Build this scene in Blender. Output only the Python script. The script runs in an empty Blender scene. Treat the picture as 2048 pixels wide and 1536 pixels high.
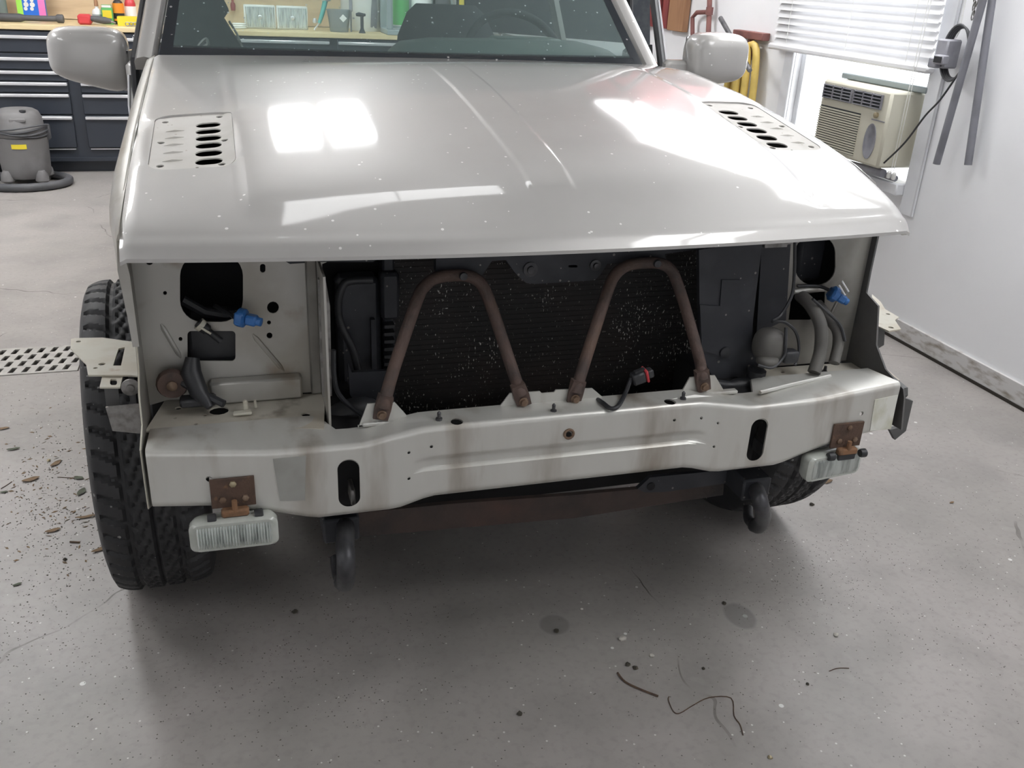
import bpy, math, random
from mathutils import Vector, Matrix
from mathutils.geometry import delaunay_2d_cdt
random.seed(7)
S = bpy.context.scene
C = S.collection
PI = math.pi
# ------------------------------------------------------------------ camera
CAM = (-0.540548917, -1.35205982, 1.31869112); PITCH, YAW, ROLL = 0.42249614, -0.307618984, 0.0495219825; FPX = 1820.38855
cp, sp = math.cos(PITCH), math.sin(PITCH); cy, sy = math.cos(YAW), math.sin(YAW)
Zr = Matrix(((cy, -sy, 0), (sy, cy, 0), (0, 0, 1)))
fw = Zr @ Vector((0, cp, -sp)); up = Zr @ Vector((0, sp, cp)); rt = Zr @ Vector((1, 0, 0))
cr_, sr_ = math.cos(ROLL), math.sin(ROLL)
rt, up = cr_*rt + sr_*up, -sr_*rt + cr_*up
CV = Vector(CAM)
cd = bpy.data.cameras.new('camera'); cam = bpy.data.objects.new('camera', cd); C.objects.link(cam)
cam.matrix_world = Matrix(((rt.x, up.x, -fw.x, CV.x), (rt.y, up.y, -fw.y, CV.y), (rt.z, up.z, -fw.z, CV.z), (0, 0, 0, 1)))
cd.sensor_width = 36; cd.lens = 36*FPX/2048; cd.clip_start = .02
S.camera = cam
def at(px, py, X=None, Y=None, Z=None):      # a point of the photo on a plane of the place
    d = fw + rt*((px-1024)/FPX) - up*((py-768)/FPX)
    if X is not None: t = (X-CV.x)/d.x
    elif Y is not None: t = (Y-CV.y)/d.y
    else: t = (Z-CV.z)/d.z
    return CV + d*t
# ------------------------------------------------------------------ world and exposure
w = bpy.data.worlds.new('world'); S.world = w; w.use_nodes = True
bg = w.node_tree.nodes['Background']; bg.inputs[0].default_value = (.93, .96, 1, 1); bg.inputs[1].default_value = 2.4
S.view_settings.view_transform = 'Standard'; S.view_settings.look = 'None'
S.view_settings.gamma = 1; S.view_settings.exposure = 0.44; S.view_settings.use_curve_mapping = False
LAMP_E = 26.0       # emission of the ceiling diffusers
FILL_W = 11         # power of an added fill light behind the camera, not a real source
ld = bpy.data.lights.new('front_fill', 'AREA'); ld.shape = 'RECTANGLE'; ld.size = 3.6; ld.size_y = 2.0; ld.energy = FILL_W; ld.color = (.95, .97, 1)
lo = bpy.data.objects.new('front_fill', ld); C.objects.link(lo); lo.location = (-.6, -4.2, 1.15); lo.rotation_euler = (PI/2, 0, 0)
ld = bpy.data.lights.new('window_daylight', 'AREA'); ld.shape = 'RECTANGLE'; ld.size = 1.1; ld.size_y = 1.5; ld.energy = 14; ld.color = (.95, .97, 1)
lo = bpy.data.objects.new('window_daylight', ld); C.objects.link(lo); lo.location = (2.75, 2.2, 1.35); lo.rotation_euler = (0, PI/2, 0)

# ------------------------------------------------------------------ materials
def pm(name, c1, c2=None, scale=6, rough=.5, metal=0, coat=0, bump=0, bscale=60, speck=None, sscale=90, sth=.03, mask=(.45, .65), stretch=(1, 1, 1), c3=None, scale3=3, mask3=(.5, .7), emis=0, trans=0, coatr=.04, r2=None):
    m = bpy.data.materials.new(name); m.use_nodes = True; N = m.node_tree; n = N.nodes; L = N.links
    b = n['Principled BSDF']; b.inputs['Roughness'].default_value = rough; b.inputs['Metallic'].default_value = metal
    b.inputs['Coat Weight'].default_value = coat; b.inputs['Coat Roughness'].default_value = coatr; b.inputs['Transmission Weight'].default_value = trans
    tc = n.new('ShaderNodeTexCoord'); mp = n.new('ShaderNodeMapping'); mp.inputs['Scale'].default_value = stretch; L.new(tc.outputs['Object'], mp.inputs[0]); co = mp.outputs[0]
    rgb = n.new('ShaderNodeRGB'); rgb.outputs[0].default_value = (*c1, 1); cur = rgb.outputs[0]
    def noise(sc, lo_, hi, det=5):
        t = n.new('ShaderNodeTexNoise'); t.inputs['Scale'].default_value = sc; t.inputs['Detail'].default_value = det; L.new(co, t.inputs['Vector'])
        r = n.new('ShaderNodeMapRange'); r.inputs[1].default_value = lo_; r.inputs[2].default_value = hi; L.new(t.outputs['Fac'], r.inputs[0]); return r.outputs[0]
    def mix(f, col):
        nonlocal cur
        x = n.new('ShaderNodeMix'); x.data_type = 'RGBA'; L.new(f, x.inputs[0]); L.new(cur, x.inputs[6]); x.inputs[7].default_value = (*col, 1); cur = x.outputs[2]
    if c2: 
        f = noise(scale, *mask); mix(f, c2)
        if r2 is not None:
            r = n.new('ShaderNodeMapRange'); r.inputs[3].default_value = rough; r.inputs[4].default_value = r2; L.new(f, r.inputs[0]); L.new(r.outputs[0], b.inputs['Roughness'])
    if c3: mix(noise(scale3, *mask3), c3)
    if speck:
        v = n.new('ShaderNodeTexVoronoi'); v.inputs['Scale'].default_value = sscale; L.new(co, v.inputs['Vector'])
        wn = n.new('ShaderNodeTexWhiteNoise'); L.new(v.outputs['Position'], wn.inputs['Vector'])
        a = n.new('ShaderNodeMath'); a.operation = 'MULTIPLY'; L.new(wn.outputs['Value'], a.inputs[0]); L.new(wn.outputs['Value'], a.inputs[1])
        a2 = n.new('ShaderNodeMath'); a2.operation = 'MULTIPLY'; L.new(a.outputs[0], a2.inputs[0]); a2.inputs[1].default_value = sth*10
        a3 = n.new('ShaderNodeMath'); a3.operation = 'SUBTRACT'; L.new(a2.outputs[0], a3.inputs[0]); a3.inputs[1].default_value = sth*10-.21
        l = n.new('ShaderNodeMath'); l.operation = 'LESS_THAN'; L.new(v.outputs['Distance'], l.inputs[0]); L.new(a3.outputs[0], l.inputs[1]); mix(l.outputs[0], speck)
    L.new(cur, b.inputs['Base Color'])
    if emis: b.inputs['Emission Strength'].default_value = emis; b.inputs['Emission Color'].default_value = (*c1, 1)
    if bump:
        t = n.new('ShaderNodeTexNoise'); t.inputs['Scale'].default_value = bscale; t.inputs['Detail'].default_value = 4; L.new(co, t.inputs['Vector'])
        bp = n.new('ShaderNodeBump'); bp.inputs['Strength'].default_value = bump; bp.inputs['Distance'].default_value = .002; L.new(t.outputs['Fac'], bp.inputs['Height']); L.new(bp.outputs[0], b.inputs['Normal'])
    return m
def glassm(name, tint, fac=.08, haze=None, dust=False):
    m = bpy.data.materials.new(name); m.use_nodes = True; N = m.node_tree; n = N.nodes; L = N.links
    n.remove(n['Principled BSDF']); o = n['Material Output']
    t = n.new('ShaderNodeBsdfTransparent'); t.inputs[0].default_value = (*tint, 1)
    g = n.new('ShaderNodeBsdfGlossy'); g.inputs['Roughness'].default_value = .02
    lw = n.new('ShaderNodeLayerWeight'); lw.inputs[0].default_value = .16
    mx = n.new('ShaderNodeMixShader'); L.new(lw.outputs['Fresnel'], mx.inputs[0]); L.new(t.outputs[0], mx.inputs[1]); L.new(g.outputs[0], mx.inputs[2])
    last = mx
    if haze:
        d = n.new('ShaderNodeBsdfDiffuse'); d.inputs[0].default_value = (*haze, 1)
        m2 = n.new('ShaderNodeMixShader'); m2.inputs[0].default_value = fac
        if dust:
            tc = n.new('ShaderNodeTexCoord'); v = n.new('ShaderNodeTexVoronoi'); v.inputs['Scale'].default_value = 70; L.new(tc.outputs['Object'], v.inputs['Vector']); wn = n.new('ShaderNodeTexWhiteNoise'); L.new(v.outputs['Position'], wn.inputs['Vector'])
            r = n.new('ShaderNodeMapRange'); r.inputs[1].default_value = .7; r.inputs[2].default_value = 1; r.inputs[4].default_value = .22; L.new(wn.outputs['Value'], r.inputs[0]); l = n.new('ShaderNodeMath'); l.operation = 'LESS_THAN'; L.new(v.outputs['Distance'], l.inputs[0]); L.new(r.outputs[0], l.inputs[1])
            r2_ = n.new('ShaderNodeMapRange'); r2_.inputs[3].default_value = fac; r2_.inputs[4].default_value = .75; L.new(l.outputs[0], r2_.inputs[0]); L.new(r2_.outputs[0], m2.inputs[0])
        L.new(last.outputs[0], m2.inputs[1]); L.new(d.outputs[0], m2.inputs[2]); last = m2
    L.new(last.outputs[0], o.inputs['Surface']); return m
M = {}
M['paint'] = pm('silver_paint', (.49, .48, .465), (.45, .44, .425), 2.5, rough=.5, metal=.5, coat=1, coatr=.06, speck=(.85, .84, .82), sscale=70, sth=.075)
M['paint_in'] = pm('dull_silver_paint', (.43, .42, .39), (.35, .33, .29), 7, rough=.42, metal=.35, coat=.15, bump=.05, c3=(.24, .19, .14), scale3=11, mask3=(.6, .8))
M['beam'] = pm('dull_silver_beam_paint', (.60, .595, .56), (.52, .505, .465), 5, rough=.38, metal=.35, coat=.2, c3=(.22, .17, .12), scale3=5, mask3=(.52, .72), stretch=(1.6, 1, .35))
M['tray'] = pm('dusty_silver_tray', (.60, .57, .50), (.46, .42, .35), 9, rough=.55, metal=.2, bump=.1, c3=(.2, .17, .13), scale3=14, mask3=(.6, .75))
M['dullpanel'] = pm('shaded_silver_panel', (.30, .29, .265), (.22, .205, .185), 6, rough=.5, metal=.3, bump=.05, c3=(.10, .09, .08), scale3=5, mask3=(.52, .75))  # darker copy of the panel silver, bay shade put into the colour
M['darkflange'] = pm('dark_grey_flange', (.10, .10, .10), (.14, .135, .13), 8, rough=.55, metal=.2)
M['primer'] = pm('pale_undercoat', (.60, .58, .545), (.54, .52, .48), 12, rough=.55, speck=(.4, .36, .3), sscale=80, sth=.04)
M['cream'] = pm('cream_primer', (.55, .53, .45), (.50, .46, .37), 18, rough=.5, c3=(.35, .24, .14), scale3=25, mask3=(.66, .8))
M['rust'] = pm('brown_rust', (.095, .062, .052), (.06, .043, .038), 25, rough=.7, bump=.5, bscale=200, c3=(.14, .085, .06), scale3=9, mask3=(.5, .75))
M['rustplate'] = pm('rusty_plate', (.10, .06, .042), (.07, .043, .032), 35, rough=.8, bump=.6, bscale=250, c3=(.2, .11, .06), scale3=60, mask3=(.6, .75))
M['orange_rust'] = pm('orange_rust', (.24, .125, .065), (.16, .09, .05), 60, rough=.8, bump=.4)
M['blackplastic'] = pm('black_plastic', (.022, .023, .026), (.035, .036, .04), 15, rough=.45)
M['darkmetal'] = pm('dark_painted_metal', (.03, .032, .038), (.05, .052, .06), 9, rough=.5, metal=.2, speck=(.2, .19, .18), sscale=70, sth=.03)
M['black'] = pm('part_and_shade_black', (.008, .008, .009), rough=.8)  # near black for hidden parts, also stands in for bay shade
M['steel'] = pm('worn_steel', (.33, .32, .31), (.2, .19, .18), 50, rough=.45, metal=.7, bump=.3)
M['darksteel'] = pm('dark_worn_steel', (.06, .06, .065), (.11, .11, .115), 18, rough=.45, metal=.5, bump=.3)
M['bolt'] = pm('rusty_bolt', (.17, .11, .075), (.24, .17, .12), 80, rough=.6, metal=.4)
M['brass'] = pm('yellowed_bolt', (.42, .36, .24), rough=.45, metal=.6)
M['rubber'] = pm('tyre_rubber', (.022, .022, .024), (.034, .034, .036), 12, rough=.6, bump=.15, speck=(.25, .25, .24), sscale=60, sth=.04)
M['hose'] = pm('grey_rubber_hose', (.12, .115, .105), (.09, .085, .08), 12, rough=.6)
M['blue'] = pm('blue_plastic', (.035, .15, .42), (.03, .11, .3), 40, rough=.35)
M['red'] = pm('red_plastic', (.55, .05, .06), rough=.4)
M['darkglass'] = pm('windshield_band', (.02, .024, .03), rough=.15, speck=(.3, .3, .3), sscale=50, sth=.04)
M['glass'] = glassm('windshield_glass', (.80, .88, .87), .12, (.42, .50, .50), True)
M['pane'] = glassm('window_glass', (.95, .97, .97))
M['dash'] = pm('grey_green_dash_vinyl', (.15, .19, .18), (.18, .22, .2), 6, rough=.5)
M['seat'] = pm('dark_grey_cloth', (.035, .04, .048), (.05, .055, .06), 30, rough=.85)
M['mirror'] = pm('mirror_glass', (.85, .87, .9), rough=.02, metal=1)
M['lens'] = pm('fluted_lamp_glass', (.78, .82, .80), (.45, .48, .47), 30, rough=.10, metal=.6, coat=1, stretch=(3, 1, .5))
M['lampbody'] = pm('clouded_lamp_rim', (.50, .52, .48), (.4, .42, .38), 20, rough=.25, coat=.5)
M['patch'] = pm('white_reflector', (.72, .72, .66), (.5, .49, .36), 25, rough=.4, stretch=(1, 1, .5))
M['greypatch'] = pm('matt_grey_primer', (.33, .33, .305), (.29, .285, .26), 20, rough=.7)
M['wall'] = pm('white_wall_paint', (.89, .895, .915), (.86, .865, .885), 2.5, rough=.5, bump=.04, bscale=20)
M['wallback'] = pm('back_wall_paint', (.7, .69, .66), (.64, .63, .6), 3, rough=.6)
M['ceil'] = pm('ceiling_paint', (.62, .62, .61), (.57, .57, .56), 4, rough=.8)
M['trim'] = pm('white_gloss_trim', (.78, .79, .82), (.7, .71, .74), 6, rough=.35)
M['base'] = pm('dirty_base_board', (.62, .61, .6), (.3, .26, .22), 14, rough=.7, stretch=(1, 1, 3), mask=(.48, .7))
M['gap'] = pm('dark_floor_gap', (.03, .025, .02), rough=.9)
M['ply'] = pm('plywood', (.62, .48, .31), (.52, .38, .24), 3, rough=.65, stretch=(1, 1, 6))
M['wood'] = pm('pale_worktop_wood', (.72, .58, .34), (.62, .48, .27), 5, rough=.5, stretch=(1, 6, 6))
M['brownwood'] = pm('brown_board', (.36, .19, .10), (.28, .14, .075), 6, rough=.55, stretch=(4, 4, .6))
M['redcab'] = pm('faded_red_steel', (.50, .20, .21), (.45, .17, .18), 3, rough=.4)
M['maroon'] = pm('maroon_board', (.26, .05, .05), (.16, .035, .035), 7, rough=.5, stretch=(5, 5, .5))
M['chest'] = pm('black_chest_paint', (.028, .034, .046), (.034, .04, .052), 2, rough=.35, coat=.2)
M['alu'] = pm('bright_aluminium', (.78, .78, .80), rough=.3, metal=.6)
M['greysteel'] = pm('grey_painted_steel', (.33, .38, .39), (.28, .32, .33), 5, rough=.5)
M['vac'] = pm('dusty_grey_plastic', (.19, .185, .185), (.14, .135, .135), 6, rough=.65, bump=.1)
M['vacdark'] = pm('dark_grey_plastic', (.07, .072, .078), (.1, .1, .105), 8, rough=.6)
M['yellow'] = pm('yellow_plastic', (.75, .60, .04), rough=.45)
M['yellowhose'] = pm('yellow_hose_rubber', (.62, .45, .12), (.5, .36, .1), 9, rough=.45)
M['ac'] = pm('beige_appliance_plastic', (.62, .60, .50), (.56, .53, .43), 3, rough=.45)
M['acdark'] = pm('grille_shadow', (.03, .035, .04), rough=.7)  # dark plates paint the shade inside the grilles
M['blind'] = pm('white_blind_vinyl', (.75, .75, .76), (.68, .68, .69), 5, rough=.4)
def translucent(m, f):
    n = m.node_tree.nodes; L = m.node_tree.links; b_ = n['Principled BSDF']; t = n.new('ShaderNodeBsdfTranslucent'); t.inputs[0].default_value = (.9, .9, .92, 1); x = n.new('ShaderNodeMixShader'); x.inputs[0].default_value = f
    L.new(b_.outputs[0], x.inputs[1]); L.new(t.outputs[0], x.inputs[2]); L.new(x.outputs[0], n['Material Output'].inputs['Surface'])
translucent(M['blind'], .16)
M['tube'] = pm('grey_vacuum_tube', (.22, .22, .25), (.17, .17, .19), 8, rough=.5, metal=.2)
M['greyplastic'] = pm('grey_plastic', (.30, .30, .33), (.2, .2, .23), 10, rough=.5)
M['redbrown'] = pm('red_oxide_steel', (.22, .09, .08), (.15, .06, .06), 15, rough=.6)
M['white'] = pm('white_plastic', (.8, .8, .78), (.7, .7, .67), 8, rough=.4)
M['green'] = pm('green_label', (.10, .42, .12), rough=.4)
M['teal'] = pm('teal_enamel', (.12, .40, .38), rough=.3)
M['clear'] = glassm('clear_plastic', (.80, .84, .86), .25, (.5, .53, .55))
M['orange'] = pm('orange_label', (.8, .28, .03), rough=.4)
M['pink'] = pm('pink_print', (.8, .2, .5), (.7, .3, .7), 3, rough=.35)
M['bluebox'] = pm('blue_print', (.03, .16, .65), rough=.35)
M['lime'] = pm('lime_print', (.35, .75, .1), rough=.35)
M['leaf'] = pm('dead_leaf', (.20, .13, .07), (.12, .08, .045), 60, rough=.8)
M['leafg'] = pm('dark_green_leaf', (.07, .085, .05), (.05, .055, .035), 60, rough=.7)
M['twig'] = pm('dry_twig', (.075, .045, .035), (.12, .08, .05), 60, rough=.85)
M['stone'] = pm('pale_stone', (.5, .48, .43), (.35, .33, .3), 60, rough=.8)
M['clod'] = pm('dark_clod', (.045, .04, .032), (.08, .07, .05), 80, rough=.95)
M['grit'] = pm('floor_grit', (.07, .062, .052), (.13, .115, .095), 40, rough=.95)
M['skid'] = pm('dark_rusty_bar', (.06, .042, .036), (.03, .027, .026), 9, rough=.75, bump=.5, bscale=150, c3=(.10, .055, .042), scale3=5, mask3=(.5, .7))
M['iron'] = pm('cast_iron_grate', (.42, .40, .37), (.34, .32, .3), 20, rough=.7)
M['diff'] = pm('lamp_diffuser', (.985, .99, 1), rough=.5, emis=LAMP_E)
M['diff4'] = pm('soft_lamp_diffuser', (.985, .99, 1), rough=.5, emis=4.5)
M['diff3'] = pm('side_lamp_diffuser', (.985, .99, 1), rough=.5, emis=7.5)
M['diff2'] = pm('fill_lamp_diffuser', (.985, .99, 1), rough=.5, emis=8)
M['lampcase'] = pm('lamp_case', (.8, .8, .8), rough=.4)
M['amber'] = pm('amber_plastic', (.6, .25, .05), rough=.3)
# condenser core: fine fins, pale flecks paint the glint of bent fins
def core_mat():
    m = pm('condenser_fins', (.010, .009, .009), (.018, .013, .012), 9, rough=.6, metal=.2); N = m.node_tree; n = N.nodes; L = N.links; b = n['Principled BSDF']
    tc = n.new('ShaderNodeTexCoord'); mp = n.new('ShaderNodeMapping'); mp.inputs['Scale'].default_value = (1.6, 1, .6); L.new(tc.outputs['Object'], mp.inputs[0])
    v = n.new('ShaderNodeTexNoise'); v.inputs['Scale'].default_value = 190; v.inputs['Detail'].default_value = 2; L.new(mp.outputs[0], v.inputs['Vector'])
    t = n.new('ShaderNodeTexNoise'); t.inputs['Scale'].default_value = 8; t.inputs['Detail'].default_value = 3; L.new(tc.outputs['Object'], t.inputs['Vector'])
    r = n.new('ShaderNodeMapRange'); r.inputs[1].default_value = .50; r.inputs[2].default_value = .68; r.inputs[3].default_value = 0; r.inputs[4].default_value = .10; L.new(t.outputs['Fac'], r.inputs[0])
    a = n.new('ShaderNodeMath'); a.operation = 'ADD'; L.new(v.outputs['Fac'], a.inputs[0]); L.new(r.outputs[0], a.inputs[1])
    g = n.new('ShaderNodeMapRange'); g.inputs[1].default_value = .67; g.inputs[2].default_value = .74; L.new(a.outputs[0], g.inputs[0])
    x = n.new('ShaderNodeMix'); x.data_type = 'RGBA'; L.new(g.outputs[0], x.inputs[0]); src = b.inputs['Base Color'].links[0].from_socket; L.new(src, x.inputs[6]); x.inputs[7].default_value = (.55, .53, .5, 1)
    L.new(x.outputs[2], b.inputs['Base Color']); return m
M['core'] = core_mat()
def floor_mat():
    m = bpy.data.materials.new('concrete_floor'); m.use_nodes = True; N = m.node_tree; n = N.nodes; L = N.links; b = n['Principled BSDF']; b.inputs['Roughness'].default_value = .42
    tc = n.new('ShaderNodeTexCoord'); co = tc.outputs['Object']
    def noise(sc, lo_, hi, a=0, c=1, det=6):
        t = n.new('ShaderNodeTexNoise'); t.inputs['Scale'].default_value = sc; t.inputs['Detail'].default_value = det; L.new(co, t.inputs['Vector'])
        r = n.new('ShaderNodeMapRange'); r.inputs[1].default_value = lo_; r.inputs[2].default_value = hi; r.inputs[3].default_value = a; r.inputs[4].default_value = c; L.new(t.outputs['Fac'], r.inputs[0]); return r.outputs[0]
    rgb = n.new('ShaderNodeRGB'); rgb.outputs[0].default_value = (.31, .292, .274, 1); cur = rgb.outputs[0]
    def mix(f, col):
        nonlocal cur
        x = n.new('ShaderNodeMix'); x.data_type = 'RGBA'; L.new(f, x.inputs[0]); L.new(cur, x.inputs[6]); x.inputs[7].default_value = (*col, 1); cur = x.outputs[2]
    mix(noise(1.6, .4, .65), (.36, .335, .318)); mix(noise(4.5, .45, .7, 0, .7), (.24, .225, .215)); mix(noise(60, .5, .75, 0, .35), (.2, .185, .175)); mix(noise(18, .55, .75, 0, .5), (.38, .36, .34))
    def dots(sc, cut, col):
        v = n.new('ShaderNodeTexVoronoi'); v.inputs['Scale'].default_value = sc; L.new(co, v.inputs['Vector'])
        wn = n.new('ShaderNodeTexWhiteNoise'); L.new(v.outputs['Position'], wn.inputs['Vector'])
        g = n.new('ShaderNodeMath'); g.operation = 'GREATER_THAN'; g.inputs[1].default_value = cut; L.new(wn.outputs['Value'], g.inputs[0])
        l = n.new('ShaderNodeMath'); l.operation = 'LESS_THAN'; l.inputs[1].default_value = .16; L.new(v.outputs['Distance'], l.inputs[0])
        q = n.new('ShaderNodeMath'); q.operation = 'MULTIPLY'; L.new(g.outputs[0], q.inputs[0]); L.new(l.outputs[0], q.inputs[1]); mix(q.outputs[0], col)
    dots(75, .93, (.6, .59, .57)); dots(110, .86, (.1, .09, .08)); dots(28, .985, (.66, .66, .64))
    def blob(x0, y0, rx, ry, col, f=.6):        # a stain with a shape of its own
        s = n.new('ShaderNodeSeparateXYZ'); L.new(co, s.inputs[0]); ax = n.new('ShaderNodeMath'); ax.operation = 'SUBTRACT'; L.new(s.outputs[0], ax.inputs[0]); ax.inputs[1].default_value = x0
        ay = n.new('ShaderNodeMath'); ay.operation = 'SUBTRACT'; L.new(s.outputs[1], ay.inputs[0]); ay.inputs[1].default_value = y0
        cx = n.new('ShaderNodeCombineXYZ'); dx = n.new('ShaderNodeMath'); dx.operation = 'DIVIDE'; L.new(ax.outputs[0], dx.inputs[0]); dx.inputs[1].default_value = rx
        dy = n.new('ShaderNodeMath'); dy.operation = 'DIVIDE'; L.new(ay.outputs[0], dy.inputs[0]); dy.inputs[1].default_value = ry; L.new(dx.outputs[0], cx.inputs[0]); L.new(dy.outputs[0], cx.inputs[1])
        ln = n.new('ShaderNodeVectorMath'); ln.operation = 'LENGTH'; L.new(cx.outputs[0], ln.inputs[0]); r = n.new('ShaderNodeMapRange'); r.inputs[1].default_value = .85; r.inputs[2].default_value = 1.05; r.inputs[3].default_value = f; r.inputs[4].default_value = 0; L.new(ln.outputs['Value'], r.inputs[0]); mix(r.outputs[0], col)
    blob(.497, .101, .035, .048, (.15, .145, .14)); blob(.07, .17, .035, .035, (.13, .125, .12), .5)
    # crack
    v = n.new('ShaderNodeTexVoronoi'); v.feature = 'DISTANCE_TO_EDGE'; v.inputs['Scale'].default_value = .55
    wv = n.new('ShaderNodeTexNoise'); wv.inputs['Scale'].default_value = 5; L.new(co, wv.inputs['Vector']); va = n.new('ShaderNodeVectorMath'); va.operation = 'MULTIPLY_ADD'; L.new(wv.outputs['Color'], va.inputs[0]); va.inputs[1].default_value = (.15, .15, 0); L.new(co, va.inputs[2]); L.new(va.outputs[0], v.inputs['Vector'])
    l = n.new('ShaderNodeMath'); l.operation = 'LESS_THAN'; l.inputs[1].default_value = .0012; L.new(v.outputs['Distance'], l.inputs[0]); q = n.new('ShaderNodeMath'); q.operation = 'MULTIPLY'; L.new(l.outputs[0], q.inputs[0]); L.new(noise(3, .5, .6), q.inputs[1]); mix(q.outputs[0], (.1, .09, .08))
    L.new(cur, b.inputs['Base Color'])
    t = n.new('ShaderNodeTexNoise'); t.inputs['Scale'].default_value = 45; t.inputs['Detail'].default_value = 6; L.new(co, t.inputs['Vector']); bp = n.new('ShaderNodeBump'); bp.inputs['Strength'].default_value = .25; bp.inputs['Distance'].default_value = .002; L.new(t.outputs['Fac'], bp.inputs['Height']); L.new(bp.outputs[0], b.inputs['Normal'])
    return m
M['floor'] = floor_mat()

# ------------------------------------------------------------------ mesh helpers
def inside(p, poly):
    x, y = p; c = False; j = len(poly)-1
    for i in range(len(poly)):
        xi, yi = poly[i]; xj, yj = poly[j]
        if (yi > y) != (yj > y) and x < (xj-xi)*(y-yi)/(yj-yi)+xi: c = not c
        j = i
    return c
class MB:
    def __init__(s): s.v = []; s.f = []; s.sm = []
    def add(s, v, f, smooth=True):
        o = len(s.v); s.v += [Vector(p) for p in v]; s.f += [tuple(i+o for i in q) for q in f]; s.sm += [smooth]*len(f); return s
    def box(s, x0, x1, y0, y1, z0, z1, M4=None, b=0):
        if b:
            b = min(b, abs(x1-x0)*.45, abs(y1-y0)*.45, abs(z1-z0)*.45)
            X, Y, Z = (x0, x1), (y0, y1), (z0, z1); V = []; idx = {}
            for i in (0, 1):
                for j in (0, 1):
                    for k in (0, 1):
                        sx, sy_, sz = (1-2*i)*b, (1-2*j)*b, (1-2*k)*b
                        for a, p in enumerate(((X[i], Y[j]+sy_, Z[k]+sz), (X[i]+sx, Y[j], Z[k]+sz), (X[i]+sx, Y[j]+sy_, Z[k]))): idx[i, j, k, a] = len(V); V.append(p)
            F = []
            for i in (0, 1):
                o = lambda q: q if i else q[::-1]
                F.append(o([idx[i, 0, 0, 0], idx[i, 1, 0, 0], idx[i, 1, 1, 0], idx[i, 0, 1, 0]])); F.append(o([idx[0, i, 0, 1], idx[0, i, 1, 1], idx[1, i, 1, 1], idx[1, i, 0, 1]])); F.append(o([idx[0, 0, i, 2], idx[1, 0, i, 2], idx[1, 1, i, 2], idx[0, 1, i, 2]]))
                for j in (0, 1):
                    F.append([idx[i, j, 0, 0], idx[i, j, 1, 0], idx[i, j, 1, 1], idx[i, j, 0, 1]]); F.append([idx[i, 0, j, 0], idx[i, 1, j, 0], idx[i, 1, j, 2], idx[i, 0, j, 2]]); F.append([idx[0, i, j, 1], idx[1, i, j, 1], idx[1, i, j, 2], idx[0, i, j, 2]])
                    for k in (0, 1): F.append([idx[i, j, k, 0], idx[i, j, k, 1], idx[i, j, k, 2]])
        else:
            V = [(x, y, z) for x in (x0, x1) for y in (y0, y1) for z in (z0, z1)]; F = [(0, 1, 3, 2), (4, 6, 7, 5), (0, 4, 5, 1), (2, 3, 7, 6), (0, 2, 6, 4), (1, 5, 7, 3)]
        V = [Vector(p) for p in V]
        if M4 is not None: V = [M4 @ p for p in V]
        return s.add(V, F, False)
    def tube(s, pts, r, n=10, cap=True, closed=False, M4=None, flat=None):
        pts = [Vector(p) for p in pts]; m = len(pts); rs = r if isinstance(r, (list, tuple)) else [r]*m; rings = []; V = []
        t0 = (pts[1]-pts[0]).normalized(); ref = Vector((0, 0, 1)) if abs(t0.z) < .9 else Vector((1, 0, 0)); nn = t0.cross(ref).normalized()
        for i, p in enumerate(pts):
            if closed: t = (pts[(i+1) % m]-pts[i-1]).normalized()
            else: t = (pts[min(i+1, m-1)]-pts[max(i-1, 0)]).normalized()
            nn = (nn-t*nn.dot(t)).normalized(); bb = t.cross(nn)
            for k in range(n):
                a = 2*PI*k/n; q = nn*math.cos(a)+bb*math.sin(a)
                V.append(p+q*rs[i])
        F = [(i*n+k, i*n+(k+1) % n, ((i+1) % m)*n+(k+1) % n, ((i+1) % m)*n+k) for i in range(m if closed else m-1) for k in range(n)]
        if cap and not closed: F += [tuple(range(n))[::-1], tuple((m-1)*n+k for k in range(n))]
        if M4 is not None: V = [M4 @ p for p in V]
        return s.add(V, F)
    def lathe(s, prof, c=(0, 0, 0), axis='Z', n=24, M4=None):
        V = []; m = len(prof)
        for r, h in prof:
            for k in range(n):
                a = 2*PI*k/n; x, y = r*math.cos(a), r*math.sin(a)
                p = {'Z': (x, y, h), 'Y': (x, h, y), 'X': (h, x, y)}[axis]; V.append(Vector(p)+Vector(c))
        F = [(i*n+k, i*n+(k+1) % n, (i+1)*n+(k+1) % n, (i+1)*n+k) for i in range(m-1) for k in range(n)]+[tuple(range(n))[::-1], tuple((m-1)*n+k for k in range(n))]
        if M4 is not None: V = [M4 @ p for p in V]
        return s.add(V, F)
    def loft(s, rings, cap=True):
        n = len(rings[0]); V = [p for r in rings for p in r]; m = len(rings)
        F = [(i*n+k, i*n+(k+1) % n, (i+1)*n+(k+1) % n, (i+1)*n+k) for i in range(m-1) for k in range(n)]
        if cap: F += [tuple(range(n))[::-1], tuple((m-1)*n+k for k in range(n))]
        return s.add(V, F)
    def prism(s, poly, ext):
        n = len(poly); e = Vector(ext); V = [Vector(p) for p in poly]+[Vector(p)+e for p in poly]
        return s.add(V, [tuple(range(n)), tuple(range(2*n-1, n-1, -1))]+[(i, i+n, (i+1) % n+n, (i+1) % n) for i in range(n)], False)
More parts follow.
